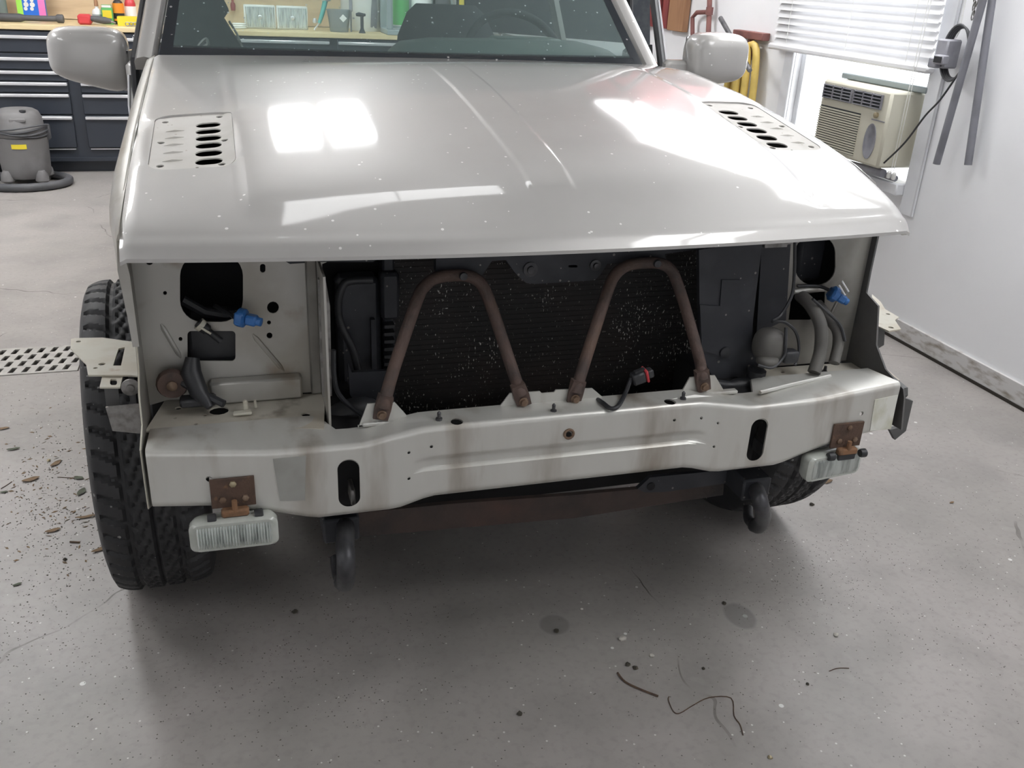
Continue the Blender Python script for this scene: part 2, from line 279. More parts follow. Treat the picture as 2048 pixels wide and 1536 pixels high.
    def sheet(s, outline, holes, f, off, inner=(), smooth=False):
        pts = []; edges = []
        for lp in [outline]+list(holes):
            o = len(pts); pts += [Vector(p) for p in lp]; edges += [(o+i, o+(i+1) % len(lp)) for i in range(len(lp))]
        pts += [Vector(p) for p in inner if inside(p, outline) and not any(inside(p, h) for h in holes)]
        V, E_, F, ov, oe, of = delaunay_2d_cdt(pts, edges, [], 0, 1e-6)
        T = []
        for q in F:
            c = ((V[q[0]].x+V[q[1]].x+V[q[2]].x)/3, (V[q[0]].y+V[q[1]].y+V[q[2]].y)/3)
            if inside(c, outline) and not any(inside(c, h) for h in holes): T.append(tuple(q))
        A = [Vector(f(p.x, p.y)) for p in V]; off = Vector(off); n = len(A)
        cnt = {}
        for q in T:
            for i in range(3):
                a, b = q[i], q[(i+1) % 3]; cnt[(a, b)] = 1
        side = [(a, b) for (a, b) in cnt if (b, a) not in cnt]
        s.add(A+[p+off for p in A], T+[tuple(i+n for i in q[::-1]) for q in T], smooth)
        o = len(s.v)-2*n; s.f += [(b+o, a+o, a+n+o, b+n+o) for a, b in side]; s.sm += [False]*len(side)
        return s
def rrect(x0, x1, y0, y1, r, n=5):
    P = []
    for cx, cy_, a0 in ((x1-r, y0+r, -90), (x1-r, y1-r, 0), (x0+r, y1-r, 90), (x0+r, y0+r, 180)):
        for i in range(n+1): a = math.radians(a0+90*i/n); P.append((cx+r*math.cos(a), cy_+r*math.sin(a)))
    return P
def dens(P, n=10): return [(P[i][0]+(P[(i+1) % len(P)][0]-P[i][0])*k/n, P[i][1]+(P[(i+1) % len(P)][1]-P[i][1])*k/n) for i in range(len(P)) for k in range(n)]
def circ(x, y, r, n=12, ry=None): return [(x+r*math.cos(2*PI*k/n), y+(ry or r)*math.sin(2*PI*k/n)) for k in range(n)]
def gridpts(x0, x1, y0, y1, nx, ny): return [(x0+(x1-x0)*i/nx, y0+(y1-y0)*j/ny) for i in range(nx+1) for j in range(ny+1)]
def spline(P, n=8):
    P = [Vector(p) for p in P]; out = []
    for i in range(len(P)-1):
        a = P[max(i-1, 0)]; b = P[i]; c = P[i+1]; d = P[min(i+2, len(P)-1)]
        for k in range(n):
            t = k/n; out.append(.5*((2*b)+(c-a)*t+(2*a-5*b+4*c-d)*t*t+(3*b-a-3*c+d)*t**3))
    return out+[P[-1]]
def wloc(o):
    v = Vector((0, 0, 0))
    while o: v += o.location; o = o.parent
    return v
def part(name, mb, mat, parent=None, kind=None, label=None, loc=None):
    me = bpy.data.meshes.new(name); base = wloc(parent) if parent else Vector((0, 0, 0))
    sh = base + (Vector(loc) if loc is not None else Vector((0, 0, 0)))
    if loc is not None and parent: sh = Vector(loc)
    me.from_pydata([p-sh for p in mb.v], [], mb.f); me.validate(); me.update()
    if len(me.polygons) == len(mb.sm): me.polygons.foreach_set('use_smooth', mb.sm)
    import bmesh
    b = bmesh.new(); b.from_mesh(me); bmesh.ops.recalc_face_normals(b, faces=b.faces[:]); b.to_mesh(me); b.free()
    me.set_sharp_from_angle(angle=math.radians(38))
    mats = mat if isinstance(mat, list) else [mat]
    for k in mats: me.materials.append(M[k])
    o = bpy.data.objects.new(name, me); C.objects.link(o)
    if parent: o.parent = parent; o.location = sh-base
    else: o.location = sh
    if kind: o['kind'] = kind
    if label: o['label'] = label
    return o
def thing(name, label, cat, loc=(0, 0, 0), group=None):
    o = bpy.data.objects.new(name, None); C.objects.link(o); o.location = loc; o.empty_display_size = .1; o['label'] = label; o['category'] = cat
    if group: o['group'] = group
    return o
def solo(name, label, cat, mb, mat, loc, group=None):
    o = part(name, mb, mat, None, loc=loc); o['label'] = label; o['category'] = cat
    if group: o['group'] = group
    return o
def struct(name, mb, mat): return part(name, mb, mat, None, kind='structure')

# ------------------------------------------------------------------ room
XW, YB, XL, YF, HC = 2.07, 5.85, -3.6, -4.4, 2.7
gx0, gx1, gy0, gy1 = -2.0, -1.105, 1.83, 2.085
struct('floor', MB().sheet([(XL, YF), (XW+.1, YF), (XW+.1, YB+.1), (XL, YB+.1)], [[(gx0, gy0), (gx1, gy0), (gx1, gy1), (gx0, gy1)]], lambda x, y: (x, y, 0), (0, 0, -.12)), 'floor')
WY0, WY1, WZ0, WZ1 = 1.72, 2.66, .60, 2.38
struct('wall_right', MB().sheet([(YF, 0), (YB+.1, 0), (YB+.1, HC), (YF, HC)], [[(WY0, WZ0), (WY1, WZ0), (WY1, WZ1), (WY0, WZ1)]], lambda y, z: (XW, y, z), (.12, 0, 0)), 'wall')
struct('wall_back', MB().box(XL, XW, YB, YB+.1, 0, HC), 'wallback')
struct('wall_left', MB().box(XL-.1, XL, YF, YB+.1, 0, HC), 'wall')
# closed front wall behind the camera
struct('wall_front', MB().box(XL, XW+.1, YF-.1, YF, 0, HC), 'wall')
struct('ceiling', MB().box(XL-.1, XW+.12, YF-.1, YB+.1, HC, HC+.1), 'ceil')
b = MB().box(XW-.012, XW, YF, YB, .012, .085); struct('baseboard_right', b, 'base')
struct('trim_5', MB().box(XW-.016, XW-.001, YF, YB, .0005, .012), 'gap')
# window
t = MB().box(XW+.03, XW+.075, WY0, WY0+.035, WZ0, WZ1, b=.004).box(XW+.03, XW+.075, WY1-.035, WY1, WZ0, WZ1, b=.004).box(XW+.03, XW+.075, WY0+.035, WY1-.035, WZ1-.035, WZ1, b=.004).box(XW+.03, XW+.075, WY0+.035, WY1-.035, 1.45, 1.495, b=.004)
wd = struct('window_1', t, 'trim')
part('window_pane', MB().box(XW+.048, XW+.052, WY0+.035, WY1-.035, 1.495, WZ1-.035), 'pane', wd)
struct('trim_1', MB().box(XW-.016, XW-.0005, WY0-.075, WY0, .50, WZ1+.08, b=.004), 'trim')
struct('trim_2', MB().box(XW-.016, XW-.0005, WY1, WY1+.075, .50, WZ1+.08, b=.004), 'trim')
struct('trim_3', MB().box(XW-.016, XW-.0005, WY0, WY1, WZ1, WZ1+.08, b=.004), 'trim')
struct('trim_4', MB().box(XW-.05, XW+.028, WY0+.001, WY1-.001, WZ0-.03, WZ0+.02, b=.006), 'trim')
# ------------------------------------------------------------------ ceiling lamps
def lamp(x, y, sx, sy_, label, zl=HC, hw=.022, rot=0):
    t = thing('ceiling_light', label, 'light', (x, y, zl), 'ceiling lights')
    b = MB(); e = .02
    for (a0, a1, c0, c1) in ((-sx/2-e, -sx/2, -sy_/2-e, sy_/2+e), (sx/2, sx/2+e, -sy_/2-e, sy_/2+e), (-hw, hw, -sy_/2, sy_/2), (-sx/2, sx/2, sy_/2, sy_/2+e), (-sx/2, sx/2, -sy_/2-e, -sy_/2)):
        b.box(x+a0, x+a1, y+c0, y+c1, zl-.05, zl-.0005)
    if zl < HC:
        b.box(x-sx/2, x+sx/2, y-sy_/2, y+sy_/2, zl-.012, zl-.0005)
        for yy in (y-sy_*.4, y+sy_*.4): b.tube([(x, yy, zl-.001), (x, yy, HC-.001)], .006, 6)
    part('frame', b, 'lampcase', t)
    for k in (0, 1):
        x0, x1 = (x-sx/2+.001, x-hw-.001) if k == 0 else (x+hw+.001, x+sx/2-.001)
        part('diffuser', MB().box(x0, x1, y-sy_/2+.002, y+sy_/2-.002, zl-.04, zl-.02), 'diff' if y > 3 else ('diff3' if x > 1 else ('diff4' if x > -1 else 'diff2')), t)
lamp(-.14, 4.12, .60, .94, 'square ceiling light over the back of the car', HC, .035)
lamp(-1.9, 3.6, .5, 1.2, 'long added fill light over the tool chest side')  # added to brighten the back left of the room
lamp(-.05, 1.05, .9, .28, 'narrow ceiling light above the silver hood', HC, .006)
lamp(-2.6, 1.6, .6, 1.4, 'added fill light over the left side of the floor')  # extra lamp, put in to lift the left side
lamp(-2.6, -1.2, .4, 1.2, 'added fill light at the left front of the garage')  # added fill for the left front
lamp(1.35, -1.0, .6, 1.6, 'added fill light at the right front of the garage')  # added to brighten the right wall and floor
lamp(1.76, 2.15, .50, 2.9, 'long hanging light over the windowed wall', 2.36, .02)
# ------------------------------------------------------------------ the car
car = thing('car', 'silver car with its front bumper, grille and headlamps taken off', 'car', (0, 1.6, 0))
EY = [.0, .05, .07, .085, .11, .15, .225, .32, .5, .75, 1.1, 1.4]; EZ = [.868, .885, .899, .917, .930, .945, .963, .984, 1.013, 1.046, 1.077, 1.084]
def interp(x, X, Y):
    if x <= X[0]: return Y[0]
    for i in range(len(X)-1):
        if x <= X[i+1]: return Y[i]+(Y[i+1]-Y[i])*(x-X[i])/(X[i+1]-X[i])
    return Y[-1]
def sm(t): t = min(max(t, 0), 1); return t*t*(3-2*t)
def lipy(x): return .045+.045*(x/.715)**2
def esm(y): return sum(interp(y+d, EY, EZ)*w_ for d, w_ in ((-.03, .15), (-.015, .2), (0, .3), (.015, .2), (.03, .15))) if y > .1 else interp(y, EY, EZ)
def asym(x, y): return (x/.715)*interp(y, [.09, .3, .5, .75, 1.1, 1.38], [0, .013, .017, .021, .018, 0])
def hz(x, y):
    yy = y-(lipy(x)-.07)*sm(1-(y-.07)/.4)
    e = interp(yy, EY, EZ) if yy < .1 else esm(yy)
    e += asym(x, y)
    rear = 1-sm((y-.95)/.45)
    cr = .024*(1-(x/.715)**2)*sm((yy-.07)/.2)*(.25+.75*rear)
    st = .008*sm((.515+.03*y-abs(x))/.035+.5)*sm((yy-.12)/.1)*rear
    rb = .0018*sm((.04+.006*y-abs(x))/.005+.5)*sm((y-.165)/.012)*(1-sm((y-.85)/.2))
    return e+cr+st+rb
VENT = (.535, .685, .35, .69)
def hood():
    xs = sorted(set([round(-.715+1.43*i/58, 4) for i in range(59)]+[s_*(k) for s_ in (1, -1) for k in (.034, .038, .042, .046, .05, .52, .53, .54, .55, .56, .57, .58, .705, .711)]))
    ts = [0, .006, .012, .02, .03, .04, .055, .07, .085, .1, .108, .116, .124, .132, .14, .15, .17, .19, .22, .26, .3, .34, .4, .5, .6, .7, .8, .9, 1.0, 1.1, 1.2, 1.28]
    outl = [(x, 0) for x in xs]+[(.715, t) for t in ts[1:]]+[(x, 1.28) for x in reversed(xs[:-1])]+[(-.715, t) for t in reversed(ts[1:-1])]
    def f(x, t):
        y = lipy(x)+t*(1.36-lipy(x))/1.28; z = hz(x, y)
        if abs(x) > .705: z -= (abs(x)-.705)*.5
        return (x, y, z)
    def vt(y, x): return (y-lipy(x))*1.28/(1.36-lipy(x))
    holes = [[(p[0], vt(p[1], .61)) for p in rrect(s_*.608-.075, s_*.608+.075, VENT[2], VENT[3], .035)] for s_ in (-1, 1)]
    inner = [(x, t) for x in xs[1:-1] for t in ts[1:-1]]
    b = MB().sheet(outl, holes, f, (0, 0, -.006), inner, smooth=True)
    # folded lip under the nose
    L0 = [Vector(f(x, 0)) for x in xs]
    b.loft([[p+Vector((0, 0, 0)), p+Vector((0, .003, -.004)), p+Vector((0, .02, -.010)), p+Vector((0, .02, -.006))] for p in L0])
    return b, f, vt
hb, hf, vt = hood()
hoodo = part('hood', hb, 'paint', car)
for s_ in (-1, 1):
    # stamped plate let into the hood, with oval openings on its inner side
    ins = -s_
    slots = [];
    for i in range(6):
        yc = .388+.0445*i; slots.append(rrect(s_*.580-.024, s_*.580+.024, yc-.0165, yc+.0165, .0162, 6))
    bolts = [circ(s_*.608+dx, yy, .0068, 10) for dx, yy in ((s_*.055, .385), (s_*.058, .515), (s_*.055, .655), (-s_*.050, .368), (-s_*.0575, .499), (-s_*.050, .664))]
    slots = [[(p[0]-s_*.0, p[1]) for p in q] for q in slots]
    bolts = [q for q in bolts if not any(inside(q[k], s2) for s2 in slots for k in range(len(q)))]
    b = MB().sheet(rrect(s_*.608-.0745, s_*.608+.0745, VENT[2]+.0005, VENT[3]-.0005, .0348), slots+bolts+[circ(s_*.60, .360, .003, 8)],
        lambda x, y: (x, y, hz(x, y)-.0035+.002*sm((abs(abs(x)-.608)-.058)/.01)), (0, 0, -.0025), gridpts(s_*.608-.07, s_*.608+.07, .36, .68, 10, 14), smooth=True)
    for i in range(5):
        yc = .407+.0445*i; x0, x1 = sorted((s_*.625, s_*.66)); b.tube([(x0, yc, hz(x0, yc)-.004), ((x0+x1)/2, yc, hz((x0+x1)/2, yc)-.0035), (x1, yc, hz(x1, yc)-.004)], [.001, .0035, .001], 6)
    part('vent_plate', b, 'primer', hoodo, label='pale unpainted stamped plate with six oval openings')
# inner wings, firewall, and black backings added to keep the bay dark
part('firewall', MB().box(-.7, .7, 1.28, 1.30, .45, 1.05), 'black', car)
for s_ in (-1, 1): part('inner_wing', MB().box(*sorted((s_*.685, s_*.71)), .225, 1.28, .5, .885), 'black', car); part('bay_blackout', MB().box(*sorted((s_*.42, s_*.69)), .40, .41, .45, .90), 'black', car)
b = MB().box(-.34, .30, .45, 1.15, .35, .80, b=.03).lathe([(.09, 0), (.11, .02), (.11, .05), (.09, .06)], (.0, .8, .80)).box(.3, .5, .55, .9, .4, .8, b=.02); part('engine', b, 'darkmetal', car)
# fenders
def fender(s_):
    b = MB(); secs = []; n = 10
    ys = [.13, .16, .2, .3, .45, .65, .9, 1.15, 1.40]
    if s_ > 0: ys = [.24]+ys[4:] if False else [.24, .3, .45, .65, .9, 1.15, 1.40]
    for y in ys:
        e = interp(y, EY, EZ)-.006+asym(s_*.715, y); f_ = sm((y-.10)/.25)
        wob = .002*math.sin(y*31)+.0015*math.sin(y*57+s_)
        xo = .722+.026*f_+wob
        zb = max(.745, .345+math.sqrt(max(.415**2-(y-.6)**2, 0))) if y < 1.05 else .5
        if s_ < 0 and y < .3: zb = .74
        if s_ > 0 and y < .5: zb = .80
        m_ = (e-.08)*.5+zb*.5
        secs.append([(s_*.716, y, e), (s_*(.716+.3*(xo-.716)), y, e-.003), (s_*(.716+.7*(xo-.716)), y, e-.010), (s_*xo, y, e-.03), (s_*(xo+.003), y, e-.06), (s_*(xo-.002), y, m_), (s_*(xo-.004), y, zb), (s_*(xo-.014), y, zb), (s_*(xo-.014), y, e-.07), (s_*(.712), y, e-.03)])
    b.loft([[Vector(p) for p in r] for r in secs])
    return part('fender', b, 'paint' if s_ > 0 else 'paint_in', car, label='dented fender edge with flaking paint' if s_ < 0 else None)
fender(-1); fender(1)
part('weather_strip', MB().tube([(-.718, .13, .915), (-.718, .3, .958), (-.718, .6, 1.005), (-.718, 1.0, 1.045), (-.718, 1.35, 1.072)], .0025, 6), 'paint_in', car)
# body sides, roof, rear (behind what the photo shows)
b = MB()
b.box(-.80, -.765, 1.46, 2.28, .30, 1.055, b=.012); part('door', b, 'paint', car)
for s_ in (-1, 1): part('side_panel', MB().box(*sorted((s_*.80, s_*.765)), 2.29, 4.15, .30, 1.055, b=.012), 'paint', car)
part('floor_pan', MB().box(-.765, .765, 1.42, 4.15, .28, .33), 'black', car); part('tailgate', MB().box(-.76, .76, 4.12, 4.17, .3, .62, b=.01), 'paint', car)
b = MB().box(-.62, .62, 1.92, 4.1, 1.50, 1.53, b=.012); part('roof', b, 'paint', car)
# A pillars
def pillar(s_):
    P0 = Vector((s_*.748, 1.40, 1.06)); P1 = Vector((s_*.640, 1.90, 1.52)); out = Vector((s_*1, 0, 0)); fwd_ = (P1-P0).cross(out).normalized()
    if fwd_.y > 0: fwd_ = -fwd_
    rings = []
    for t in (0, .25, .5, .75, 1):
        p = P0.lerp(P1, t); rings.append([p+out*a+fwd_*c for a, c in ((-.028, -.03), (-.03, .0), (-.022, .014), (-.004, .020), (.014, .014), (.022, .0), (.022, -.03))])
    return part('windshield_pillar', MB().loft(rings), 'paint', car)
pillar(-1); pillar(1)
for s_ in (-1, 1):
    for y0 in (2.30, 3.2, 4.08):
        b = MB(); b.prism([(s_*.79, y0, 1.04), (s_*.79, y0+.07, 1.04), (s_*.65, y0+.05, 1.51), (s_*.65, y0-.01, 1.51)], (-s_*.02, 0, 0)); part('window_pillar', b, 'paint', car)
# windshield
def ws(u, v): return (u*(.705-.10*v), 1.385+.50*v-.05*(1-u*u)*(1-v*.3), 1.077+.435*v)
n = 14; b = MB(); b.sheet(dens([(-1, .05), (1, .05), (1, 1), (-1, 1)], 16), [], ws, (0, .004, .002), gridpts(-1, 1, .1, .95, n, 4), smooth=True); wso = part('windshield', b, 'glass', car)
b = MB().sheet(dens([(-1.0, -.02), (1.0, -.02), (1.0, .055), (-1.0, .055)], 16), [], ws, (0, .008, .003), gridpts(-1, 1, 0, .055, 14, 1), smooth=True); part('black_border', b, 'darkglass', wso)
for s_ in (-1, 1): b = MB(); b.sheet(dens([(-1.0, .05), (-.955, .05), (-.965, 1), (-1.0, 1)] if s_ < 0 else [(.955, .05), (1, .05), (1, 1), (.965, 1)], 8), [], ws, (0, .007, .002), smooth=True); part('side_border', b, 'darkglass', wso)
part('cowl_panel', MB().box(-.70, .70, 1.325, 1.40, 1.035, 1.06, b=.005), 'black', car)
# door edge strips on the left (dark seal beside the pillar)
part('door_seal', MB().tube([(-.772, 1.44, .86), (-.775, 1.45, .98), (-.772, 1.455, 1.06), (-.705, 1.80, 1.40)], [.012, .013, .012, .006], 8), 'blackplastic', car)
part('door_edge_trim', MB().tube([(-.80, 1.45, .62), (-.80, 1.452, .94), (-.792, 1.46, 1.02)], .005, 6), 'alu', car)
# dashboard, steering wheel, seats
b = MB(); rings = []
for x, h, d in ((-.06, -.05, .02), (-.04, .0, .05), (.0, .022, .09), (.1, .034, .10), (.25, .036, .10), (.45, .042, .11), (.6, .036, .10), (.68, .02, .08)):
    rings.append([Vector((x, 1.44, 1.0)), Vector((x, 1.44, 1.05)), Vector((x, 1.5, 1.075+h*.5)), Vector((x, 1.62, 1.085+h)), Vector((x, 1.62+d, 1.088+h)), Vector((x, 1.68+d, 1.07+h*.5)), Vector((x, 1.7+d, .9)), Vector((x, 1.6, .88))])
b.loft(rings); dash = part('dashboard', b, 'dash', car)
part('instrument_binnacle', MB().box(.30, .55, 1.66, 1.80, 1.08, 1.13, b=.02), 'dash', dash)
c0 = Vector((.45, 1.92, 1.045)); ax = Vector((0, -.85, .52)).normalized(); e1 = Vector((1, 0, 0)); e2 = ax.cross(e1)
swo = part('steering_wheel', MB().tube([c0+(e1*math.cos(a)+e2*math.sin(a))*.175 for a in [2*PI*k/40 for k in range(40)]], .014, 10, closed=True), 'seat', car)
b = MB().tube([c0-e1*.17, c0, c0+e1*.17], [.012, .03, .012], 8).tube([c0, c0-e2*.17], [.03, .012], 8).lathe([(.045, -.02), (.045, .02), (.03, .03)], c0, 'Z', 16); part('wheel_spokes', b, 'seat', swo)
def seat(x, y, hh, tilt=0):
    t = MB(); rings = []
    for z, wd_, th in ((.42, .22, .05), (.6, .24, .06), (.85, .235, .06), (1.0, .215, .05), (1.08, .17, .035), (1.11, .13, .02)):
        zz = .42+(z-.42)*hh; yy = y+.30+(zz-.42)*.25
        rings.append([Vector((x+wd_*math.cos(a)*(1 if abs(math.cos(a)) < .8 else .97), yy+th*math.sin(a), zz)) for a in [2*PI*k/16 for k in range(16)]])
    t.loft(rings); o = part('seat_backrest', t, 'seat', car)
    part('seat_cushion', MB().box(x-.24, x+.24, y-.2, y+.32, .36, .50, b=.05), 'seat', car)
    b = MB(); zt = .42+.69*hh; yy = y+.30+(zt-.42)*.25
    b.loft([[Vector((x+wd_*math.cos(a), yy+.01+th*math.sin(a), zt+dz)) for a in [2*PI*k/14 for k in range(14)]] for dz, wd_, th in ((.05, .08, .03), (.07, .12, .045), (.16, .13, .05), (.21, .11, .04), (.22, .06, .02))])
    b.tube([(x-.05, yy, zt-.02), (x-.05, yy, zt+.08)], .006, 6).tube([(x+.05, yy, zt-.02), (x+.05, yy, zt+.08)], .006, 6)
    part('headrest', b, 'seat', o)
seat(.36, 2.15, 1.12)
# dark bulk at the passenger side: seat folded against the door opening, with its belt
P = [at(385-48, 97, Y=1.95), at(340, -160, Y=1.95), at(440, -160, Y=1.95), at(447, 0, Y=1.95), at(458, 22, Y=1.95), at(447, 38, Y=1.95), at(486, 100, Y=1.95), at(520, 260, Y=1.95), at(340, 260, Y=1.95)]
part('folded_seat', MB().prism([p for p in P], (0, .18, 0)), 'seat', car, label='dark folded passenger seat behind the glass')
q = [at(a, c, Y=1.93) for a, c in ((395, 97), (402, 86), (412, 78), (416, 88), (408, 94))]
part('belt_buckle', MB().tube(spline(q, 4), .006, 6), 'steel', car)
part('belt_trim', MB().tube([at(458, 42, Y=1.94), at(474, 68, Y=1.94), at(486, 98, Y=1.94)], .004, 6), 'steel', car)
P = [at(930, -160, Y=2.75), at(932, 60, Y=2.75), at(1300, 90, Y=2.75), at(1300, -160, Y=2.75)]
part('cabin_back_sheet', MB().prism(P, (0, .03, 0)), 'seat', car)  # flat dark sheet across the cabin behind the driver's seat
# door mirrors
def superell(b, c, sx, sy_, sz, e=.55, shear=None, n=28, m=16):
    def pw(v, e_): return math.copysign(abs(v)**e_, v)
    rings = []
    for i in range(m+1):
        ph = -PI/2+PI*i/m*.999+.001; r = []
        for k in range(n):
            th = 2*PI*k/n; p = Vector((sx*pw(math.sin(ph), e), sy_*pw(math.cos(ph), e)*pw(math.cos(th), e), sz*pw(math.cos(ph), e)*pw(math.sin(th), e)))
            if shear: p = shear(p)
            r.append(Vector(c)+p)
        rings.append(r)
    b.loft(rings)
def sh(p):
    p = p.copy()
    if p.z < 0: p.z *= 1+.30*(p.x/.09)
    p.y += .25*p.x*0
    return p
c1 = at(180, 112, Y=1.56)
b = MB(); superell(b, c1, .103, .075, .078, .5, sh); mo = part('door_mirror', b, 'paint', car)
part('mirror_glass', MB().box(c1.x-.08, c1.x+.075, c1.y+.064, c1.y+.078, c1.z-.06, c1.z+.06, b=.004), 'mirror', mo)
b = MB(); rings = []
for (px, pt, pb, Y, d) in ((238, 96, 178, 1.545, .04), (252, 102, 182, 1.54, .04), (266, 100, 180, 1.54, .045), (281, 92, 172, 1.55, .05)):
    a_ = at(px, pt, Y=Y); c_ = at(px, pb, Y=Y); mid = (a_+c_)/2
    rings.append([a_.lerp(c_, k/4)+Vector((0, -.012*math.sin(PI*k/4), 0)) for k in range(5)]+[c_.lerp(a_, k/4)+Vector((0, d, 0)) for k in range(5)])
b.loft(rings); part('mirror_arm', b, 'paint', mo)
p0, p1, p2 = at(253, 101, Y=1.52), at(242, 140, Y=1.52), at(237, 178, Y=1.52)
part('arm_joint', MB().tube([p0, p1, p2], .004, 6), 'blackplastic', mo)
# open driver's door on the right of the photo, hinged at the pillar
H = Vector((.80, 1.44, 0)); ang = math.radians(16)
dM = Matrix.Translation(H) @ Matrix.Rotation(-ang, 4, 'Z')
d = MB().box(-.03, .02, 0, .85, .30, 1.07, dM, b=.012); do = part('open_door', d, 'paint', car)
fr = MB(); q0, q1, q2 = dM @ Vector((0, .02, 1.06)), dM @ Vector((-.045, .40, 1.47)), dM @ Vector((-.045, .84, 1.49)); q3 = dM @ Vector((0, .84, 1.06))
fr.tube([q0, q1, q2, q3], .013, 8); part('window_frame', fr, 'blackplastic', do)
part('frame_trim', MB().tube([q0+Vector((.016, -.004, 0)), q1+Vector((.016, -.004, 0))], .005, 6), 'alu', do)
part('speaker_grille', MB().prism([dM @ Vector(v) for v in ((-.036, .03, 1.0), (-.036, .03, 1.055), (-.036, .11, 1.13), (-.036, .17, 1.12), (-.036, .18, 1.0))], dM.to_3x3() @ Vector((.01, 0, 0))), 'blackplastic', do)
c2 = at(1430, 116, Y=1.42)
def sh2(p):
    p = p.copy()
    if p.z < 0: p.z *= 1-.12*(p.x/.09)
    return p
b = MB(); superell(b, c2, .098, .07, .077, .55, sh2); mo2 = part('door_mirror', b, 'paint', car)
part('mirror_glass', MB().box(c2.x-.075, c2.x+.078, c2.y+.06, c2.y+.073, c2.z-.06, c2.z+.06, b=.004), 'mirror', mo2)
part('mirror_arm', MB().box(.80, c2.x-.05, c2.y-.005, c2.y+.045, c2.z-.06, c2.z-.01, b=.012), 'paint', mo2)

# ---- front crossmember (bumper beam)
BX = [0, .26, .33, .37, .52, .60, .71]; BT = [.612, .612, .600, .592, .595, .602, .611]
BX2 = [0, .25, .31, .45, .52, .61, .71]; BB = [.476, .476, .458, .458, .480, .502, .510]
def sweep(x): return .008*max(0, (abs(x)-.48)/.22)**1.6
def ztop(x): return interp(abs(x), BX, BT)
def zbot(x): return interp(abs(x), BX2, BB)
xs = sorted([-.706+1.412*i/70 for i in range(71)]+[-.43, -.405, .405, .43])
def bf(x, v):       # v 0..1 bottom..top of the face, 1..1.6 over the top
    zt, zb = ztop(x), zbot(x); r = .009
    if v <= 1:
        z = zb+(zt-r-zb)*v; y = sweep(x)
        band = sm((x+.272)/.02)*sm((.272-x)/.02); z0, z1 = .527, .556
        y += .008*band*sm((z-z0)/.005)*sm((z1-z)/.012)
        if z < zb+.006: y += .004*(1-(z-zb)/.006)
        return (x, y, z)
    a = (v-1)/.2
    if a <= 1: return (x, sweep(x)+r-r*math.cos(a*PI/2), zt-r+r*math.sin(a*PI/2))
    return (x, sweep(x)+r+(interp(abs(x), [0, .405, .43], [.062, .062, .112])-r-sweep(x))*(a-1)/2, zt+(.599-zt)*sm((abs(x)-.40)/.06)*(a-1)/2)
def v_of(x, z): return (z-zbot(x))/(ztop(x)-.009-zbot(x))
vs = [0, .03, .06]+[.1+.02*k for k in range(45)]+[1, 1.05, 1.1, 1.15, 1.2, 1.4]
def hole(px, py, r, ry=None, n=10):
    p = at(px, py, Y=sweep(at(px, py, Y=0).x)); return [(p.x+r*math.cos(2*PI*k/n), v_of(p.x, p.z+(ry or r)*math.sin(2*PI*k/n))) for k in range(n)]
holes = []
for s_ in (-1, 1):
    holes.append([(x, v_of(s_*.392, z)) for x, z in rrect(s_*.392-.0185, s_*.392+.0185, .474, .566, .018, 8)])
for px, py in ((818, 905), (818, 957), (1436, 846), (1428, 893)): holes.append(hole(px, py, .0028))
holes += [hole(863, 893, .003), hole(1403, 836, .003), hole(1349, 840, .003), hole(1138, 868, .0065), hole(418, 958, .005), hole(1723, 827, .005)]
xt = lambda px, py: at(px, py, Z=.608)
for px, py, r in ((914, 848, .011), (1340, 808, .011)):
    p = xt(px, py); vv = 1+.2*(1+2*(p.y-.009)/(.062-.009)); holes.append([(p.x+r*math.cos(2*PI*k/12), vv+.1*math.sin(2*PI*k/12)) for k in range(12)])
outl = [(x, 0) for x in xs]+[(.706, v) for v in vs[1:]]+[(.706, 1.6)]+[(x, 1.6) for x in reversed(xs[:-1])]+[(-.706, v) for v in reversed(vs[1:])]
hi = []
b = MB().sheet(outl, holes, bf, (0, .004, -.004), [(x, v) for x in xs[1:-1] for v in vs[1:]], smooth=True)
beam = part('front_crossmember', b, 'beam', car)
# dark pockets behind the slots
for s_ in (-1, 1): part('frame_rail', MB().box(s_*.392-.035, s_*.392+.035, .06, .5, .44, .58), 'black', beam)
for s_ in (-1, 1):
    q = at(704, 985, Y=.03) if s_ < 0 else at(1524, 895, Y=.03)
    part('rail_tongue', MB().box(q.x-.004, q.x+.004, .015, .06, q.z-.018, q.z+.012, b=.002), 'steel' if s_ < 0 else 'darksteel', beam)
# rear flange with the bolt tabs
Yf = .058
FL = [(640, 860), (716, 858), (735, 808), (790, 805), (815, 833), (890, 829), (995, 819), (1020, 787), (1080, 783), (1084, 787), (1108, 785), (1112, 780), (1185, 777), (1212, 800), (1300, 793), (1362, 787), (1380, 755), (1430, 751), (1452, 788), (1470, 797)]
pl = [at(px, py, Y=Yf) for px, py in FL]
poly = [(p.x, p.z) for p in pl]
poly = poly[1:-1]; poly = poly+[(poly[-1][0], .598), (0.2, .598), (-.2, .598), (poly[0][0], .598)]
part('bolt_flange', MB().sheet(poly[::-1], [], lambda x, z: (x, Yf, z), (0, .003, 0)), 'beam', beam)
part('flange_root', MB().box(-.36, .365, .05, .064, .597, .6045, b=.002), 'beam', beam)
